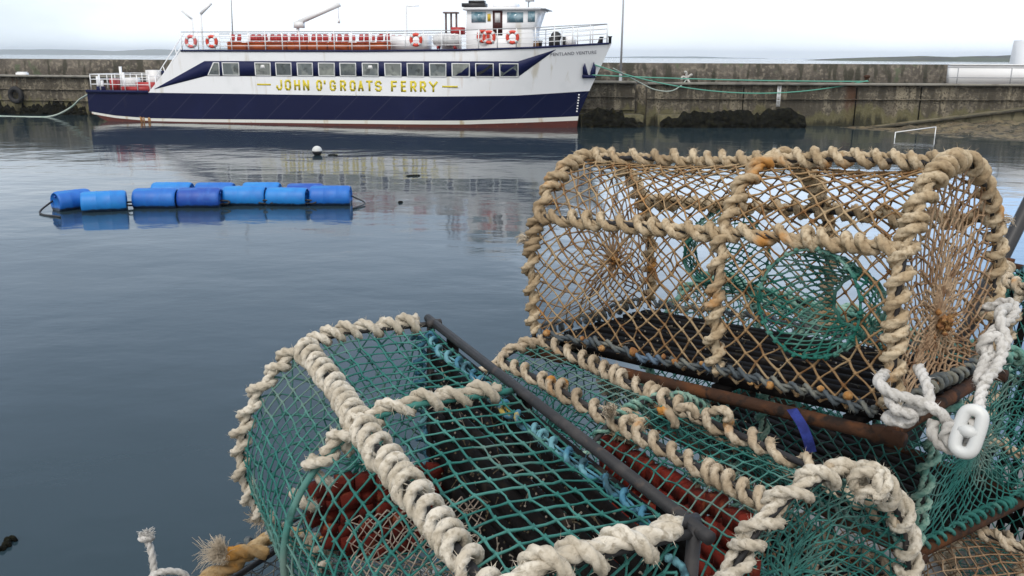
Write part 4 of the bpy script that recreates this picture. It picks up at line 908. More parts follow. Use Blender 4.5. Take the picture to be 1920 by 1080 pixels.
def creel(label, Mw, W=.36, H=.34, k=.38, L=.70, mf=.5, lines=(.6, 1.57, 2.54), seed=1, rope_m=None, net_m=None, end_m=None, rope_r=.0092, coil=.0165,
          pitch=.036, hitch=.0, net='diamond', mesh=.036, twine_r=.0013, rail_m=None, rail_r=.011, floor_m=None, eyes=(), lace_m=None, knots_m=None, ends=(1, 1),
          fray_at=(), eye_m=None, group=None, inner=None, skip_lash=(), end_push=.05, end_c=.42, line_pitch=None, bend=None, rope_m2=None, floor2=None, wraps=None, jit=.12, sag=.02, tails=(), rail_out=.0, near_c=None, near_push=None, straight=(), lace_pitch=.026, lace_in=0.0, lace_run=True, debris=0, rail_drop=0.0, nknots=11):
    g = np.random.default_rng(seed); pf = Prof(W, H, k)
    root = thing('lobster_creel', label, 'lobster creel', Mw, group or 'lobster creels piled on the quay')
    X = [-L / 2, -L / 2 + mf * L, L / 2]
    bend = bend or (lambda x, d: (0, 0, 0))
    def S(x, d, off=0.0):
        """point on the creel's skin; off pushes it outwards"""
        x = np.asarray(x, float); d = np.asarray(d, float); y, z = pf.at(d); y2, z2 = pf.at(np.clip(d + .01, 0, pf.len)); y1, z1 = pf.at(np.clip(d - .01, 0, pf.len))
        ty, tz = y2 - y1, z2 - z1; n = np.hypot(ty, tz) + 1e-9
        return np.stack(np.broadcast_arrays(x, y - tz / n * off, z + ty / n * off), -1)
    def outward(P):
        o = np.zeros_like(P); o[:, 1] = P[:, 1]; o[:, 2] = np.maximum(P[:, 2] - pf.legs, 0) * 1.0; return o + 1e-4
    # --- base frame and slatted floor
    fr = MB(); r = rail_r; c = .02
    for y in (-W / 2 - rail_out, W / 2 + rail_out): fr.tube([(-L / 2 - c, y, -rail_out * .6 - rail_drop), (L / 2 + c + rail_drop * .3, y, -rail_out * .6 - rail_drop)], r, 10)
    for x in (-L / 2, L / 2): fr.tube([(x, -W / 2 - rail_out - .004, .002 - rail_out * .6 - rail_drop), (x, W / 2 + rail_out + .004, .002 - rail_out * .6 - rail_drop)], r, 10)
    for x, y in ((-1, -1), (-1, 1), (1, -1), (1, 1)): fr.lathe([(r * .3, .004), (r * 1.04, .006), (r * 1.06, .024), (r * .9, .028)], (x * (L / 2 - .012), y * (W / 2 + rail_out), -.016 - rail_out * .6 - rail_drop), (0, 0, 1), 10)
    frame = fr.build('base_frame', rail_m or M_RUST, root, smooth=False)
    sl = MB(); ns = 11
    for q in range(ns):
        y = -W / 2 + W * (q + .9) / (ns + .8); sl.box((0, y, -.004 + g.uniform(-.002, .002)), (L - .01, W / ns * .56, .012))
    for x in (-L / 2 + .06, X[1], L / 2 - .06): sl.box((x, 0, -.0145), (.03, W - .02, .009))
    sl.build('slatted_floor', floor_m or M_SLAT, root)
    if floor2:
        x0, x1, m2, ya, yb = floor2; s2 = MB(); nq = max(2, int((yb - ya) / .028)); nx = max(3, int((x1 - x0) / .03))
        for q in range(nq):                  # rough broken bricks of ballast
            for p_ in range(nx):
                a_ = g.normal(0, .12); cs, sn = math.cos(a_), math.sin(a_)
                s2.box((x0 + (x1 - x0) * (p_ + .5) / nx + g.normal(0, .003), ya + (yb - ya) * (q + .5) / nq + g.normal(0, .003), .012 + g.uniform(0, .012)), ((x1 - x0) / nx * g.uniform(.8, 1.05), (yb - ya) / nq * g.uniform(.8, 1.05), .022), [[cs, -sn, 0], [sn, cs, 0], [0, 0, 1]])
        s2.build('ballast_plate', m2, root)
    if debris:                               # shell grit and dried weed caught on the slats
        for m_, fr_ in ((M_GRIT, .4), (M_SHORE, .6)):
            mb = MB(); nd = int(debris * fr_); P = np.stack([g.uniform(-L / 2 + .03, L / 2 - .03, nd), g.uniform(-W / 2 + .02, W / 2 - .02, nd), g.uniform(.003, .008, nd)], 1)
            knots(mb, P, .0021, g); k_ = nd // 3; d_ = unit(g.normal(0, 1, (k_, 3)) * [1, 1, .25]); twine(mb, P[:k_], P[:k_] + d_ * g.uniform(.01, .03, (k_, 1)), .0009, g)
            tag(mb.build('shell_grit', m_, root), kind='stuff')
    # --- bows, each with its lashing
    for i, x in enumerate(X):
        d = np.linspace(0, pf.len, 50); P = S(np.full(50, x), d); P[0, 2] += .0
        mb = MB(); mb.tube(P, .0045, 8); h = mb.build('hoop', (wraps or {}).get(i, {}).get('bar_m', M_TARIRON), root, smooth=True)
        if ('h', i) in skip_lash: continue
        ww = (wraps or {}).get(i, {})
        rr = ww.get('r', rope_r); cc = ww.get('coil', coil)
        mb = MB()
        sp0, sp1 = ww.get('span', (0, 1)); Pn = P[1:-1]; Pn = Pn[int(sp0 * len(Pn)):max(3, int(sp1 * len(Pn)))]; A = lash(Pn, cc, ww.get('pitch', pitch), g, ww.get('hitch', hitch), phase=g.uniform(0, 6), out=outward, lift=.18, jit=jit)
        rope(mb, A, rr, g, fuzz=500)
        if ww.get('run', hitch > .05):
            dd = np.linspace(.02 + sp0 * pf.len, pf.len * sp1 - .02, 60); rope(mb, S(np.full(60, x) + wob(60, .004, 6, g), dd, cc * ww.get('run_off', .3)), ww.get('run_r', rr * .9), g, fuzz=300)
        mb.build('rope_lashing', ww.get('m', rope_m), h, smooth=True)
    # --- lengthwise ribs with their lashings
    for i, t in enumerate(lines):
        d = pf.d_of_t(t); xs = np.linspace(-L / 2, L / 2, 40); P = S(xs, np.full(40, d)) + np.stack([0 * xs, wob(40, .002, 10, g), wob(40, .002, 10, g)], 1)
        mb = MB(); mb.tube(P, .005, 8); h = mb.build('rib', M_TARIRON, root, smooth=True)
        if ('l', i) in skip_lash: continue
        ww = (wraps or {}).get(10 + i, {}); rr = ww.get('r', rope_r); cc = ww.get('coil', coil)
        mb = MB()
        if i in straight:
            rope(mb, P + np.stack([0 * xs, wob(40, .004, 6, g), .008 + wob(40, .003, 6, g)], 1), rr, g, fuzz=600); mb.build('rope_lashing', ww.get('m', rope_m2 or rope_m), h, smooth=True); continue
        if ww.get('run', hitch > .05): rope(mb, P + np.stack([0 * xs, wob(40, .004, 6, g), cc * .35 + wob(40, .003, 6, g)], 1), rr * .9, g, fuzz=200)
        rope(mb, lash(P, cc, ww.get('pitch', line_pitch or pitch * 1.08), g, ww.get('hitch', hitch), phase=g.uniform(0, 6), out=outward, lift=.15, jit=jit), rr, g, fuzz=500)
        mb.build('rope_lashing', ww.get('m', rope_m2 or rope_m), h, smooth=True)
    # --- side netting: one sheet per bay, with a hole where an entrance sits
    def sheet(x0, x1, hole):
        mb = MB(); nu = max(3, round((x1 - x0) / mesh)); nv = max(8, round(pf.len / (mesh * (1.0 if net == 'square' else .50))))
        du, dv = (x1 - x0) / nu, pf.len / nv
        def uv(i, j):
            i = np.asarray(i, float); j = np.asarray(j, float)
            u = (i + (.5 * (j % 2) if net == 'diamond' else 0)) * du; return np.clip(u, 0, x1 - x0), j * dv
        nj = g.normal(0, .055 if net == 'square' else .085, (nu + 2, nv + 1, 2)) * [du, dv]
        fx, fy = g.uniform(0, 6, 2)
        def pt(i, j):
            u, v = uv(i, j); e = (u > .002) & (u < x1 - x0 - .002)
            u = u + nj[i, j, 0] * e; v = np.clip(v + nj[i, j, 1], 0.004, pf.len - .004); return u, v
        E = []
        for j in range(nv + 1):
            for i in range(nu + 1):
                if net == 'diamond':
                    if j < nv:
                        if j % 2 == 0:
                            E.append((i, j, i, j + 1))
                            if i > 0: E.append((i, j, i - 1, j + 1))
                        elif i < nu: E.append((i, j, i, j + 1)); E.append((i, j, i + 1, j + 1))
                else:
                    if i < nu: E.append((i, j, i + 1, j))
                    if j < nv: E.append((i, j, i, j + 1))
        E = np.array(E); ua, va = pt(E[:, 0], E[:, 1]); ub, vb = pt(E[:, 2], E[:, 3])
        if hole:
            hu, hv, hr = hole; da = np.hypot(ua - hu, va - hv); db = np.hypot(ub - hu, vb - hv); keep = (da > hr) | (db > hr)
            ua, va, ub, vb, da, db = [q[keep] for q in (ua, va, ub, vb, da, db)]
            for (u1, v1, d1) in ((ua, va, da), (ub, vb, db)):
                inn = d1 < hr; f = hr / np.maximum(d1[inn], 1e-4); u1[inn] = hu + (u1[inn] - hu) * f; v1[inn] = hv + (v1[inn] - hv) * f
        def sk(u, v):
            s = np.sin(PI * np.clip(u / (x1 - x0), 0, 1)); o = -sag * s * (.7 + .5 * np.sin(v * 11 + fx)) - .003
            return S(x0 + u, v, o)
        A, B = sk(ua, va), sk(ub, vb); twine(mb, A, B, twine_r, g)
        ii, jj = np.meshgrid(np.arange(nu + 1), np.arange(nv + 1), indexing='ij'); uk, vk = pt(ii.ravel(), jj.ravel())
        if hole: kp = np.hypot(uk - hole[0], vk - hole[1]) > hole[2]; uk, vk = uk[kp], vk[kp]
        knots(mb, sk(uk, vk), twine_r * 2.3, g)
        return mb.build('side_net', net_m, root)
    for b in (0, 1):
        ey = [e for e in eyes if e[0] == b]; hole = None
        if ey:
            _, fu, t, hr, dep, ri = ey[0][:6]; w = X[b + 1] - X[b]; dv = pf.d_of_t(t); hole = (fu * w, dv, hr)
        sheet(X[b], X[b + 1], hole)
        for _, fu, t, hr, dep, ri, sh in ey:       # funnel entrance: a cone of net from the hole to an inner ring
            w = X[b + 1] - X[b]; dv = pf.d_of_t(t); mb = MB(); nt_, nr_ = 30, 9
            a = (np.arange(nt_)[None] + .5 * (np.arange(nr_ + 1)[:, None] % 2)) * 2 * PI / nt_
            f = (np.arange(nr_ + 1) / nr_)[:, None]; rad = hr * (1 - f) + ri * f; rad = rad * (1 + g.normal(0, .03, a.shape))
            base = S(X[b] + hole[0] + rad * np.cos(a) * 1, hole[1] + rad * np.sin(a), -.004)
            cen = S(X[b] + hole[0], hole[1]); inn = -(S(X[b] + hole[0], hole[1], 1.0) - cen)
            P = base + (inn * dep + np.asarray(sh)) * (f ** .8)[..., None]
            flat = S(np.full(a.shape, X[b] + hole[0]), np.full(a.shape, hole[1]))
            j = np.arange(nt_)
            for q in range(nr_):
                nx = (j + (q % 2)) % nt_
                twine(mb, P[q], P[q + 1][j], twine_r * .9, g); twine(mb, P[q], P[q + 1][(j - 1) % nt_] if q % 2 == 0 else P[q + 1][(j + 1) % nt_], twine_r * .9, g)
                if q: knots(mb, P[q], twine_r * 2, g)
            e = mb.build('entrance_net', eye_m or M_TWINE_GREEN, root)
            mb = MB(); ring = np.r_[P[-1], P[-1][:1]]; mb.tube(ring, .0028, 7); mb.build('inner_ring', eye_m or M_TWINE_GREEN, e, smooth=True)
            mb = MB(); Q = S(X[b] + hole[0] + hr * np.cos(np.linspace(0, 2 * PI, 60)), hole[1] + hr * np.sin(np.linspace(0, 2 * PI, 60)), .001); rope(mb, Q, .0020, g, step=.004, ns=12)
            for q in range(0, 60, 2): knots(mb, Q[q][None] + g.normal(0, .0015, (3, 3)), .0042, g)
            fray(mb, Q[30], (0, -.4, .6), g, 20, .02, .8, .0007)
            mb.build('entrance_lacing', eye_m or M_TWINE_GREEN, e, smooth=True)
    # --- end nets gathered to a centre
    for en, x in ((0, X[0]), (1, X[2])):
        if not ends[en]: continue
        mb = MB(); nt_ = 40 if en else 28; nr_ = 13 if en else 10; ec = near_c if en and near_c else end_c; ep = near_push if en and near_push is not None else end_push; sgn = 1 if en else -1
        peri = pf.len + W
        def border(q):
            q = np.mod(q, peri); y, z = pf.at(np.minimum(q, pf.len)); b = q > pf.len
            return np.where(b, W / 2 - (q - pf.len), y), np.where(b, .015, np.maximum(z, .015))
        a = (np.arange(nt_)[None] + .5 * (np.arange(nr_ + 1)[:, None] % 2)) * peri / nt_
        f = ((np.arange(nr_ + 1) / nr_) ** .9)[:, None]; by, bz = border(a); cy, cz = g.normal(0, .012), H * ec
        shrink = 1 - f * .965
        Y = cy + (by - cy) * shrink + g.normal(0, .0025, a.shape); Z = cz + (bz - cz) * shrink + g.normal(0, .0025, a.shape)
        Pp = np.stack([x - sgn * ep * np.sin(f * PI / 2) * np.ones_like(a) - sgn * .002, Y, Z], -1); j = np.arange(nt_)
        for q in range(nr_):
            twine(mb, Pp[q], Pp[q + 1][j], twine_r, g); twine(mb, Pp[q], Pp[q + 1][(j - 1) % nt_] if q % 2 == 0 else Pp[q + 1][(j + 1) % nt_], twine_r, g)
            if q and q < nr_ - 1: knots(mb, Pp[q], twine_r * 2, g)
        nn = mb.build('end_net', end_m or net_m, root)
        if knots_m:
            mb = MB(); cc = np.array([x - sgn * ep, cy, cz]); knots(mb, cc + g.normal(0, .008, (40, 3)), .005, g); fray(mb, cc, (sgn, 0, .1), g, 70, .022, .8, .0008); mb.build('gather_knot', knots_m, nn)
    # --- lacing of the nets along the bottom rails
    lm = lace_m or M_TWINE_GREY
    for y in (-W / 2, W / 2):
        xs = np.linspace(-L / 2 + .02, L / 2 - .02, 40); P = np.stack([xs, np.full(40, y * (1 - 2 * lace_in / W)) + wob(40, .002, 8, g), .018 + wob(40, .004, 5, g)], 1)
        mb = MB(); rope(mb, P, .0034 if lace_run else .0016, g, step=.005, ns=12); rope(mb, lash(P, .0065, lace_pitch, g, hitch=.22 if lace_run else .05, jit=.35), .0036, g, step=.0035, ns=12, fuzz=400); l = mb.build('lacing', lm, root, smooth=True)
        if knots_m:
            for q in range(nknots):
                mb = MB(); c = np.array([-L / 2 + .03 + (L - .06) * (q + g.uniform(0, 1)) / nknots, y - math.copysign(.010, -y) * -1, .024 + g.normal(0, .005)]); c[1] = y * 1.03; kr = g.uniform(.4, .95); mb.lathe([(.001, -.009 * kr), (.006 * kr, -.006 * kr), (.0085 * kr, .001), (.005 * kr, .007 * kr), (.001, .010 * kr)], c, unit(g.normal(0, 1, 3)), 9)
                mb.build('lacing_knot', knots_m, l, smooth=True)
    for x in (X[0], X[2]):
        ys = np.linspace(-W / 2 + .02, W / 2 - .02, 26); P = np.stack([np.full(26, x), ys, .016 + wob(26, .004, 5, g)], 1); mb = MB(); rope(mb, lash(P, .009, .022, g, jit=.25), .0042, g, step=.004, ns=12); mb.build('lacing', lm, root, smooth=True)
    # --- loose rope tails and frayed ends
    for (pts, rad, fr_) in tails:
        mb = MB(); P = smooth_path(pts, 24); rope(mb, P, rad, g, fuzz=900)
        if fr_: fray(mb, P[-1], P[-1] - P[-4], g, 150, fr_, .45)
        mb.build('rope_tail', rope_m, root, smooth=True)
    if fray_at:
        for (p, d, n, LL) in fray_at:
            mb = MB(); fray(mb, p, d, g, n, LL, .55, .0007); mb.build('frayed_end', M_FIBRE, root)
    if inner:
        for (p, ax_, w_, h_, m_) in inner:       # inner wall of fine net
            mb = MB(); nu, nv = 14, 16; u = np.linspace(-w_ / 2, w_ / 2, nu); v = np.linspace(0, h_, nv); ax_ = np.asarray(ax_, float)
            Pn = np.asarray(p) + ax_[None, None] * u[:, None, None] + np.array([0, 0, 1.])[None, None] * v[None, :, None] + g.normal(0, .003, (nu, nv, 3))
            twine(mb, Pn[:-1, :-1].reshape(-1, 3), Pn[1:, 1:].reshape(-1, 3), .0011, g); twine(mb, Pn[1:, :-1].reshape(-1, 3), Pn[:-1, 1:].reshape(-1, 3), .0011, g); mb.build('parlour_net', m_, root)
    return root, S, pf

Z0 = EYE[2]
# A: the tan creel on top of the pile
RA = ortho((.680, -.730, .075), (-.049, .057, .997)); TA = np.array([.411, 1.503, Z0 - .507])
creelA, SA, pA = creel('tan lobster creel on top of the pile with a green funnel entrance and thick lashings', m4(RA, TA), W=.354, H=.341, k=.397, mf=.594,
      lines=(.523, PI / 2, 2.62), seed=21, rope_m=M_ROPE_TAN, net_m=M_TWINE_TAN, end_m=M_TWINE_BROWN, pitch=.030, line_pitch=.036, rope_r=.0073, coil=.0110, hitch=.12, mesh=.037, twine_r=.0017,
      rail_m=M_RUST, rail_r=.0105, eyes=((1, .55, .06, .079, .085, .041, (.035, 0, -.005)), (0, .5, PI - .05, .085, .09, .045, (0, 0, 0))), lace_m=M_TWINE_GREY, knots_m=M_KNOT_ORANGE,
      fray_at=(((-.355, -.185, .20), (-1, -.3, .25), 120, .028), ((.36, .16, .24), (.3, 1, .1), 40, .02)), jit=.30, end_c=.40, near_c=.30, near_push=.012, eye_m=M_TWINE_GREEN, sag=.016, rail_out=.010, rail_drop=.012, debris=160)
# B: the green creel on its side in front
RB = ortho((.427, -.904, -.008), (-.904, -.427, .024)); TB = np.array([.0144, 1.0474, Z0 - .602])
creelB, SB, pB = creel('green creel lying on its side at the front with cream rope and a black rail', m4(RB, TB), W=.3657, H=.3023, k=.4223, mf=.45,
      lines=(.45, 2.70), seed=33, rope_m=M_ROPE_CREAM, net_m=M_TWINE_TEAL, pitch=.034, hitch=.15, rope_r=.0067, coil=.0112, net='square', mesh=.0252, twine_r=.00155, rail_m=M_TARIRON, rail_r=.0068, rail_out=.004, lace_in=.012,
      lace_m=M_TWINE_BLUE, lace_run=False, debris=420, lace_pitch=.030, floor_m=M_SLAT, wraps={2: dict(r=.0074, coil=.0142, pitch=.044, hitch=.08, run=True, run_off=.62, run_r=.0088), 1: dict(hitch=.12, run=True, pitch=.037, run_off=.5, span=(.655, 1), bar_m=M_TWINE_TEAL), 11: dict(hitch=.10, pitch=.0275, coil=.0125, r=.0064, run=False), 10: dict(run=False)}, sag=.012, jit=.28,
      fray_at=(((-.35, -.10, .275), (-.2, -.6, .8), 110, .03),), inner=(((-.12, -.10, .0), (0, 1, 0), .19, .20, M_TWINE_CREAM), ((-.02, -.10, .0), (1, .3, 0), .20, .12, M_TWINE_CREAM)), end_push=.03)
mb = MB(); g = np.random.default_rng(12)                # red ballast lumps netted against the far end of B
for q in range(6):
    for p_ in range(8):
        y_, z_ = -.168 + .024 * q + g.normal(0, .003), .012 + .028 * p_ + g.normal(0, .003)
        if z_ > .11 + .6 * (y_ + .18) + .05: continue
        a_ = g.normal(0, .25); cs, sn = math.cos(a_), math.sin(a_); mb.box((-.300 + g.uniform(-.006, .006), y_, z_), (.016, .0255 * g.uniform(.8, 1.1), .029 * g.uniform(.8, 1.1)), [[1, 0, 0], [0, cs, -sn], [0, sn, cs]])
mb.build('red_ballast', M_REDFLOOR, creelB)
# C: the middle creel under the tan one
RC = ortho((.482, -.875, .038), (.007, .048, .999)); TC = np.array([.220, 1.291, Z0 - .833])
creelC, SC, pC = creel('upright green creel with red ballast, squeezed between the tan creel and the front one', m4(RC, TC), W=.354, H=.320, k=.364, mf=.52,
      lines=(1.079, 1.60, 2.55), seed=45, rope_m=M_ROPE_MID, net_m=M_TWINE_TEAL, pitch=.034, hitch=.10, rope_r=.0066, coil=.0100, net='square', mesh=.0225, twine_r=.0014, rail_m=M_RUST,
      floor_m=M_SLAT, floor2=(-.1, .33, M_REDFLOOR, -.16, .12), lace_m=M_TWINE_BLUE, wraps={1: dict(m=M_ROPE_GREEN, r=.0036, coil=.0062, pitch=.018, run=False), 10: dict(run=False), 11: dict(run=False), 2: dict(m=M_ROPE_CREAM, hitch=.16, run=True, pitch=.042, coil=.0128, r=.0072, run_off=.5)}, sag=.02, jit=.34, end_push=.045, end_c=.5,
      fray_at=(((.03, -.10, .315), (-.1, -.5, .8), 220, .018),))
def local(o, u, v, d): return np.array(o.matrix_world.inverted() @ Vector(at_d(u, v, d)))
g = np.random.default_rng(19); mb = MB()
kc = local(creelC, 1176, 806, 1.345); twist_ball(mb, kc, .020, .0075, g, 6)
for k in range(8): fray(mb, kc + g.normal(0, .014, 3), g.normal(0, 1, 3), g, 70, .016, .6, .0005)
mb.build('rope_knot', M_ROPE_MID, creelC, smooth=True)
for pts in (((1238, 770, 1.30), (1250, 772, 1.285), (1262, 785, 1.28), (1266, 800, 1.285)), ((1270, 768, 1.27), (1286, 762, 1.26), (1300, 768, 1.26), (1306, 782, 1.265)), ((1334, 772, 1.25), (1352, 768, 1.235), (1368, 776, 1.23), (1362, 790, 1.235))):
    mb = MB(); rope(mb, smooth_path([local(creelC, *p) for p in pts], 16), .0068, g, fuzz=900); mb.build('rope_tail', M_ROPE_MID, creelC, smooth=True)
mb = MB(); kc = local(creelC, 1640, 905, 1.085); twist_ball(mb, kc, .017, .0068, g, 4); mb.build('rope_knot', M_ROPE_CREAM, creelC, smooth=True)
for pts in (((588, 858, 1.09), (590, 878, 1.07), (600, 896, 1.065), (622, 906, 1.075)), ((548, 922, 1.13), (560, 934, 1.115), (572, 946, 1.11), (592, 950, 1.12)), ((668, 790, 1.10), (652, 806, 1.075), (648, 830, 1.07), (655, 850, 1.08))):
    mb = MB(); rope(mb, smooth_path([local(creelB, *p) for p in pts], 16), .0072, g, fuzz=900); mb.build('rope_tail', M_ROPE_CREAM, creelB, smooth=True)
mb = MB(); g = np.random.default_rng(23)                # red ballast bricks standing inside C behind its front net
for q in range(11):
    for p_ in range(9):
        if g.random() < .08: continue
        a_ = g.normal(0, .10); cs, sn = math.cos(a_), math.sin(a_)
        mb.box((.005 + .030 * q + g.normal(0, .002), -.085 + g.uniform(-.006, .006), .020 + .029 * p_ + g.normal(0, .002)), (.027 * g.uniform(.85, 1.05), .018, .026 * g.uniform(.85, 1.05)), [[cs, 0, -sn], [0, 1, 0], [sn, 0, cs]])
mb.build('red_ballast', mat('red_brick_ballast', (.17, .022, .014), .9, ((18, .45, .62, (.09, .016, .012), 7), (40, .58, .7, (.22, .06, .03), 5)), (60, .9, .004), spec=.15), creelC)
# D: under the right end of the tan creel
RD = ortho((.55, -.83, .0), (.0, .0, 1)); TD = np.array([.672, 1.782, Z0 - .842])
creelD, SD, pD = creel('deep green creel with green rope hoops under the right end of the tan creel', m4(RD, TD), W=.38, H=.33, k=.36, mf=.5, lines=(.7, 1.57, 2.44), seed=57,
      rope_m=M_ROPE_GREEN, net_m=M_TWINE_TEAL, pitch=.046, hitch=.1, rope_r=.0062, coil=.0115, mesh=.034, twine_r=.0015, rail_m=M_RUST, lace_m=M_TWINE_TEAL, lace_pitch=.034, lace_run=False, jit=.28, end_c=.45, end_push=.02)
# E: brown creel at the lower right
RE = ortho((.57, -.82, .0), (.0, .0, 1)); TE = np.array([.762, 1.700, Z0 - 1.192])
creelE, SE, pE = creel('brown netted creel at the bottom right corner beneath the deep green one', m4(RE, TE), W=.38, H=.325, k=.36, mf=.5, lines=(.7, 1.57, 2.44), seed=61,
      rope_m=M_ROPE_MID, net_m=M_TWINE_BROWN, pitch=.042, hitch=.1, rope_r=.0070, coil=.0110, mesh=.036, twine_r=.0015, rail_m=M_RUST, lace_m=M_TWINE_GREY, end_push=.03)
# F: lower left, hardly in view
RF = ortho((.47, .88, 0), (0, 0, 1)); TF = np.array([-.395, 1.40, Z0 - 1.175])
creelF, SF, pF = creel('dark creel at the bottom left with a frayed orange stained rope along its ridge', m4(RF, TF), W=.36, H=.345, k=.36, mf=.5, lines=(.7, 1.57, 2.44), seed=73,
      rope_m=M_TWINE_GREY, net_m=M_TWINE_GREY, pitch=.03, rope_r=.006, coil=.009, mesh=.03, rail_m=M_RUST, net='square', floor_m=M_SLAT, lace_m=M_TWINE_BLUE, skip_lash=(('l', 0), ('l', 1), ('l', 2)))
IF = creelF.matrix_world.inverted()
def inF(u, v, d): return np.array(IF @ Vector(at_d(u, v, d)))
g = np.random.default_rng(7); mb = MB()
rope(mb, smooth_path([inF(*p) for p in ((340, 1130, 1.38), (388, 1082, 1.41), (425, 1068, 1.43), (455, 1046, 1.45), (490, 1018, 1.49), (522, 1001, 1.53), (560, 1004, 1.56), (600, 1020, 1.57))], 40), .0125, g, fuzz=900)
rope(mb, smooth_path([inF(*p) for p in ((500, 1036, 1.46), (470, 1034, 1.445), (440, 1036, 1.43), (415, 1042, 1.42))], 20), .0118, g, fuzz=900)
rl_ = mb.build('ridge_rope', M_ROPE_ORANGE, creelF, smooth=True)
mb = MB(); p0_ = inF(418, 1044, 1.42); p1_ = inF(392, 1018, 1.40); fray(mb, p0_, p1_ - p0_, g, 520, .024, .42, .00045); fray(mb, p0_ + [0, 0, .004], inF(385, 985, 1.40) - p0_, g, 350, .040, .35, .00045); fray(mb, p0_, inF(360, 995, 1.40) - p0_, g, 40, .055, .25, .0004); mb.build('frayed_end', M_FIBRE, rl_)
# G: standing on end behind the pile at the right
RG = ortho((.06, -.05, 1.0), (-.55, -.83, .05)); TG = np.array([1.34, 2.02, Z0 - .855])
creelG, SG, pG = creel('green creel stood on end behind the pile at the right edge', m4(RG, TG), W=.37, H=.32, k=.36, mf=.5, lines=(.7, 1.57, 2.44), seed=85,
      rope_m=M_ROPE_MID, net_m=M_TWINE_TEAL, pitch=.042, hitch=.12, rope_r=.0075, coil=.0115, mesh=.034, twine_r=.0015, rail_m=M_RUST, lace_m=M_TWINE_BLUE)
# K: bottom layer, carrying the middle and front creels
RK = ortho((.482, -.875, 0), (0, 0, 1)); TK = np.array([.215, 1.10, Z0 - 1.195])
creelK, SK, pK = creel('dark weathered creel in the bottom layer glimpsed through the nets of the front creels', m4(RK, TK), W=.36, H=.325, k=.36, mf=.5, lines=(.7, 1.57, 2.44), seed=97,
      rope_m=M_TWINE_GREY, net_m=M_TWINE_GREY, pitch=.045, hitch=.12, rope_r=.0075, coil=.0115, mesh=.034, rail_m=M_RUST, lace_m=M_TWINE_GREY)

# ================================================================== LOOSE ROPES AND BITS ON THE PILE
def dpt(*a): return at_d(*a)
# white bridle with its plastic link
g = np.random.default_rng(101)
br = thing('bridle_rope', 'white rope bridle knotted to the tan creel with a white plastic link', 'rope', m4(np.eye(3), at_d(1740, 760, 1.12)))
o0 = at_d(1740, 760, 1.12)
mb = MB(); R = .0074
def rp(pts, r=R, n=40): rope(mb, smooth_path([at_d(*p) - o0 for p in pts], n), r, g, fuzz=350)
rp([(1660, 700, 1.20), (1648, 716, 1.15), (1672, 738, 1.13), (1720, 752, 1.12), (1760, 772, 1.11), (1785, 800, 1.11), (1812, 806, 1.10), (1826, 790, 1.085)])
rp([(1665, 742, 1.14), (1680, 768, 1.13), (1712, 778, 1.13), (1700, 792, 1.14), (1662, 785, 1.15), (1690, 770, 1.165)])
rp([(1722, 690, 1.19), (1736, 716, 1.14), (1742, 748, 1.12), (1726, 770, 1.13), (1700, 760, 1.15)])
rp([(1752, 790, 1.12), (1748, 812, 1.115), (1768, 838, 1.11), (1796, 842, 1.105), (1812, 822, 1.10), (1800, 800, 1.095), (1778, 802, 1.10), (1772, 822, 1.105), (1790, 836, 1.10)])
rp([(1790, 838, 1.10), (1800, 852, 1.10), (1808, 845, 1.098)], R * .9)
mb.build('knotted_rope', M_ROPE_WHITE, br, smooth=True)
# link: a figure-of-eight plate with two holes
cA, cB = np.array([1812., 838.]), np.array([1822., 776.]); ML = MB()
Cd = 1.085; ca, cb = at_d(1808, 834, Cd) - o0, at_d(1824, 784, Cd) - o0; ax_ = unit(cb - ca); nz_ = unit(-(ray(1815, 805))); nz_ = unit(nz_ + .35 * np.array([-.8, -.1, 0])); nz_ = unit(nz_ - ax_ * (nz_ @ ax_)); sx_ = np.cross(ax_, nz_)
half = np.linalg.norm(cb - ca) / 2; mid_ = (ca + cb) / 2
# racetrack ring of round section
tt = np.linspace(0, 2 * PI, 60, endpoint=False); Rr = .0098
pth = np.array([mid_ + ax_ * (half * np.tanh(3 * math.sin(t)) + Rr * math.sin(t)) + sx_ * (Rr * math.cos(t)) * 1.15 for t in tt]); pth = np.r_[pth, pth[:1]]
ML.tube(pth, .0080, 12, caps=False)
ML.tube([mid_ - sx_ * .011, mid_, mid_ + sx_ * .011], .0085, 10)
ML.build('plastic_link', M_PLASTIC, br, smooth=True)
mb = MB()
rp([(1836, 778, 1.09), (1838, 748, 1.12), (1846, 716, 1.15), (1852, 690, 1.18), (1858, 664, 1.20), (1850, 645, 1.21), (1860, 622, 1.22), (1884, 606, 1.23), (1902, 590, 1.25), (1900, 570, 1.27), (1880, 566, 1.29), (1862, 574, 1.30), (1846, 576, 1.31)])
rp([(1846, 716, 1.14), (1868, 690, 1.165), (1880, 660, 1.185), (1872, 632, 1.20), (1850, 634, 1.20), (1840, 650, 1.205), (1852, 668, 1.20)])
rp([(1880, 660, 1.19), (1888, 636, 1.20), (1878, 612, 1.21), (1876, 585, 1.23), (1890, 578, 1.26)])
rp([(1832, 716, 1.155), (1842, 690, 1.175), (1850, 668, 1.19)], R)
mb.build('rope_fall', M_ROPE_WHITE, br, smooth=True)
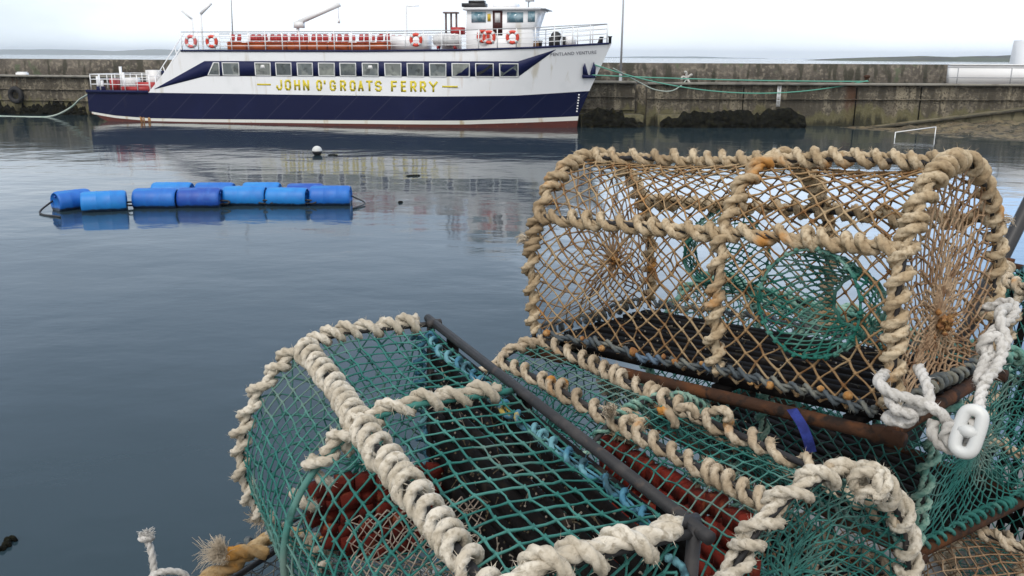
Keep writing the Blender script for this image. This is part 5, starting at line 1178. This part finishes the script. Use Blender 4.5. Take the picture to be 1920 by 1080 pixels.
# white stiff rope end at the lower left
mb = MB(); o0 = at_d(290, 1075, 1.5)
P = [at_d(262, 1140, 1.46), at_d(282, 1085, 1.48), at_d(300, 1073, 1.48), at_d(330, 1072, 1.49), at_d(352, 1084, 1.50), at_d(392, 1150, 1.52)]
rope(mb, smooth_path(P, 30), .0062, g, fuzz=300)
rope(mb, smooth_path([at_d(318, 1120, 1.49), at_d(294, 1082, 1.485), at_d(288, 1062, 1.485), at_d(284, 1035, 1.485), at_d(277, 1014, 1.485)], 30), .0060, g, fuzz=300)
kp = at_d(275, 1010, 1.485); fray(mb, kp, (-.1, 0, 1), g, 160, .018, .5, .0009); rope(mb, smooth_path([kp + [-.009, 0, 0], kp + [0, -.008, .004], kp + [.009, 0, .001], kp + [0, .008, -.004], kp + [-.009, 0, 0]], 16), .0055, g)
tag(mb.build('rope', M_ROPE_WHITE, None, smooth=True), 'thin stiff white rope with a knotted end sticking up at the lower left', 'rope')
# black pole behind the pile
e0 = at_d(1650, 940, 1); lo = EYE + ray(1650, 940) * ((QZ - EYE[2]) / ray(1650, 940)[2]); hi = at_y(1920, 400, lo[1] + .10); hi2 = lo + (hi - lo) * 1.45
pl = thing('pole', 'black iron pole leaning up to the right behind the tan creel', 'pole', m4(np.eye(3), lo))
mb = MB(); mb.tube([(0, 0, 0), hi2 - lo], .019, 12); mb.build('shaft', M_BLACK, pl, smooth=True)
mb = MB(); mb.lathe([(.022, 0), (.024, .05), (.017, .08)], (0, 0, 0), hi2 - lo, 12); mb.build('ferrule', M_RUST, pl)
# blue strap hanging between the creels
mb = MB(); P = smooth_path([at_d(1486, 770, 1.27), at_d(1505, 800, 1.26), at_d(1516, 828, 1.26), at_d(1522, 850, 1.27)], 14); G = np.stack([P + np.array([-.0075, 0, 0]), P + np.array([.0075, .002, .002])], 1); G2 = G + np.array([0, .003, 0])
mb.grid(G); mb.grid(G2[:, ::-1]); mb.add(np.r_[G[:, 0], G2[:, 0]], [np.stack([np.arange(len(P) - 1), np.arange(1, len(P)), len(P) + np.arange(1, len(P)), len(P) + np.arange(len(P) - 1)], 1)])
tag(mb.build('strap', M_BLUE_STRAP), 'short bright blue strap hanging below the rusty edge of the tan creel', 'strap')

# ================================================================== AIR
mb = MB(); hz0, hz1 = -2.5, 62.0; E_ = 9000.0
mb.prism([(-E_, -1600, hz0), (E_, -1600, hz0), (E_, E_, hz0), (-E_, E_, hz0)], (0, 0, hz1 - hz0))
hm = bpy.data.materials.new('air'); hm.use_nodes = True; ht = hm.node_tree; ht.nodes.remove(ht.nodes['Principled BSDF'])
pv = ht.nodes.new('ShaderNodeVolumePrincipled'); pv.inputs['Color'].default_value = (.86, .93, 1.0, 1); pv.inputs['Density'].default_value = 1.5e-4; pv.inputs['Anisotropy'].default_value = .2
ht.links.new(pv.outputs[0], ht.nodes['Material Output'].inputs['Volume'])
tag(mb.build('haze', hm), kind='stuff')
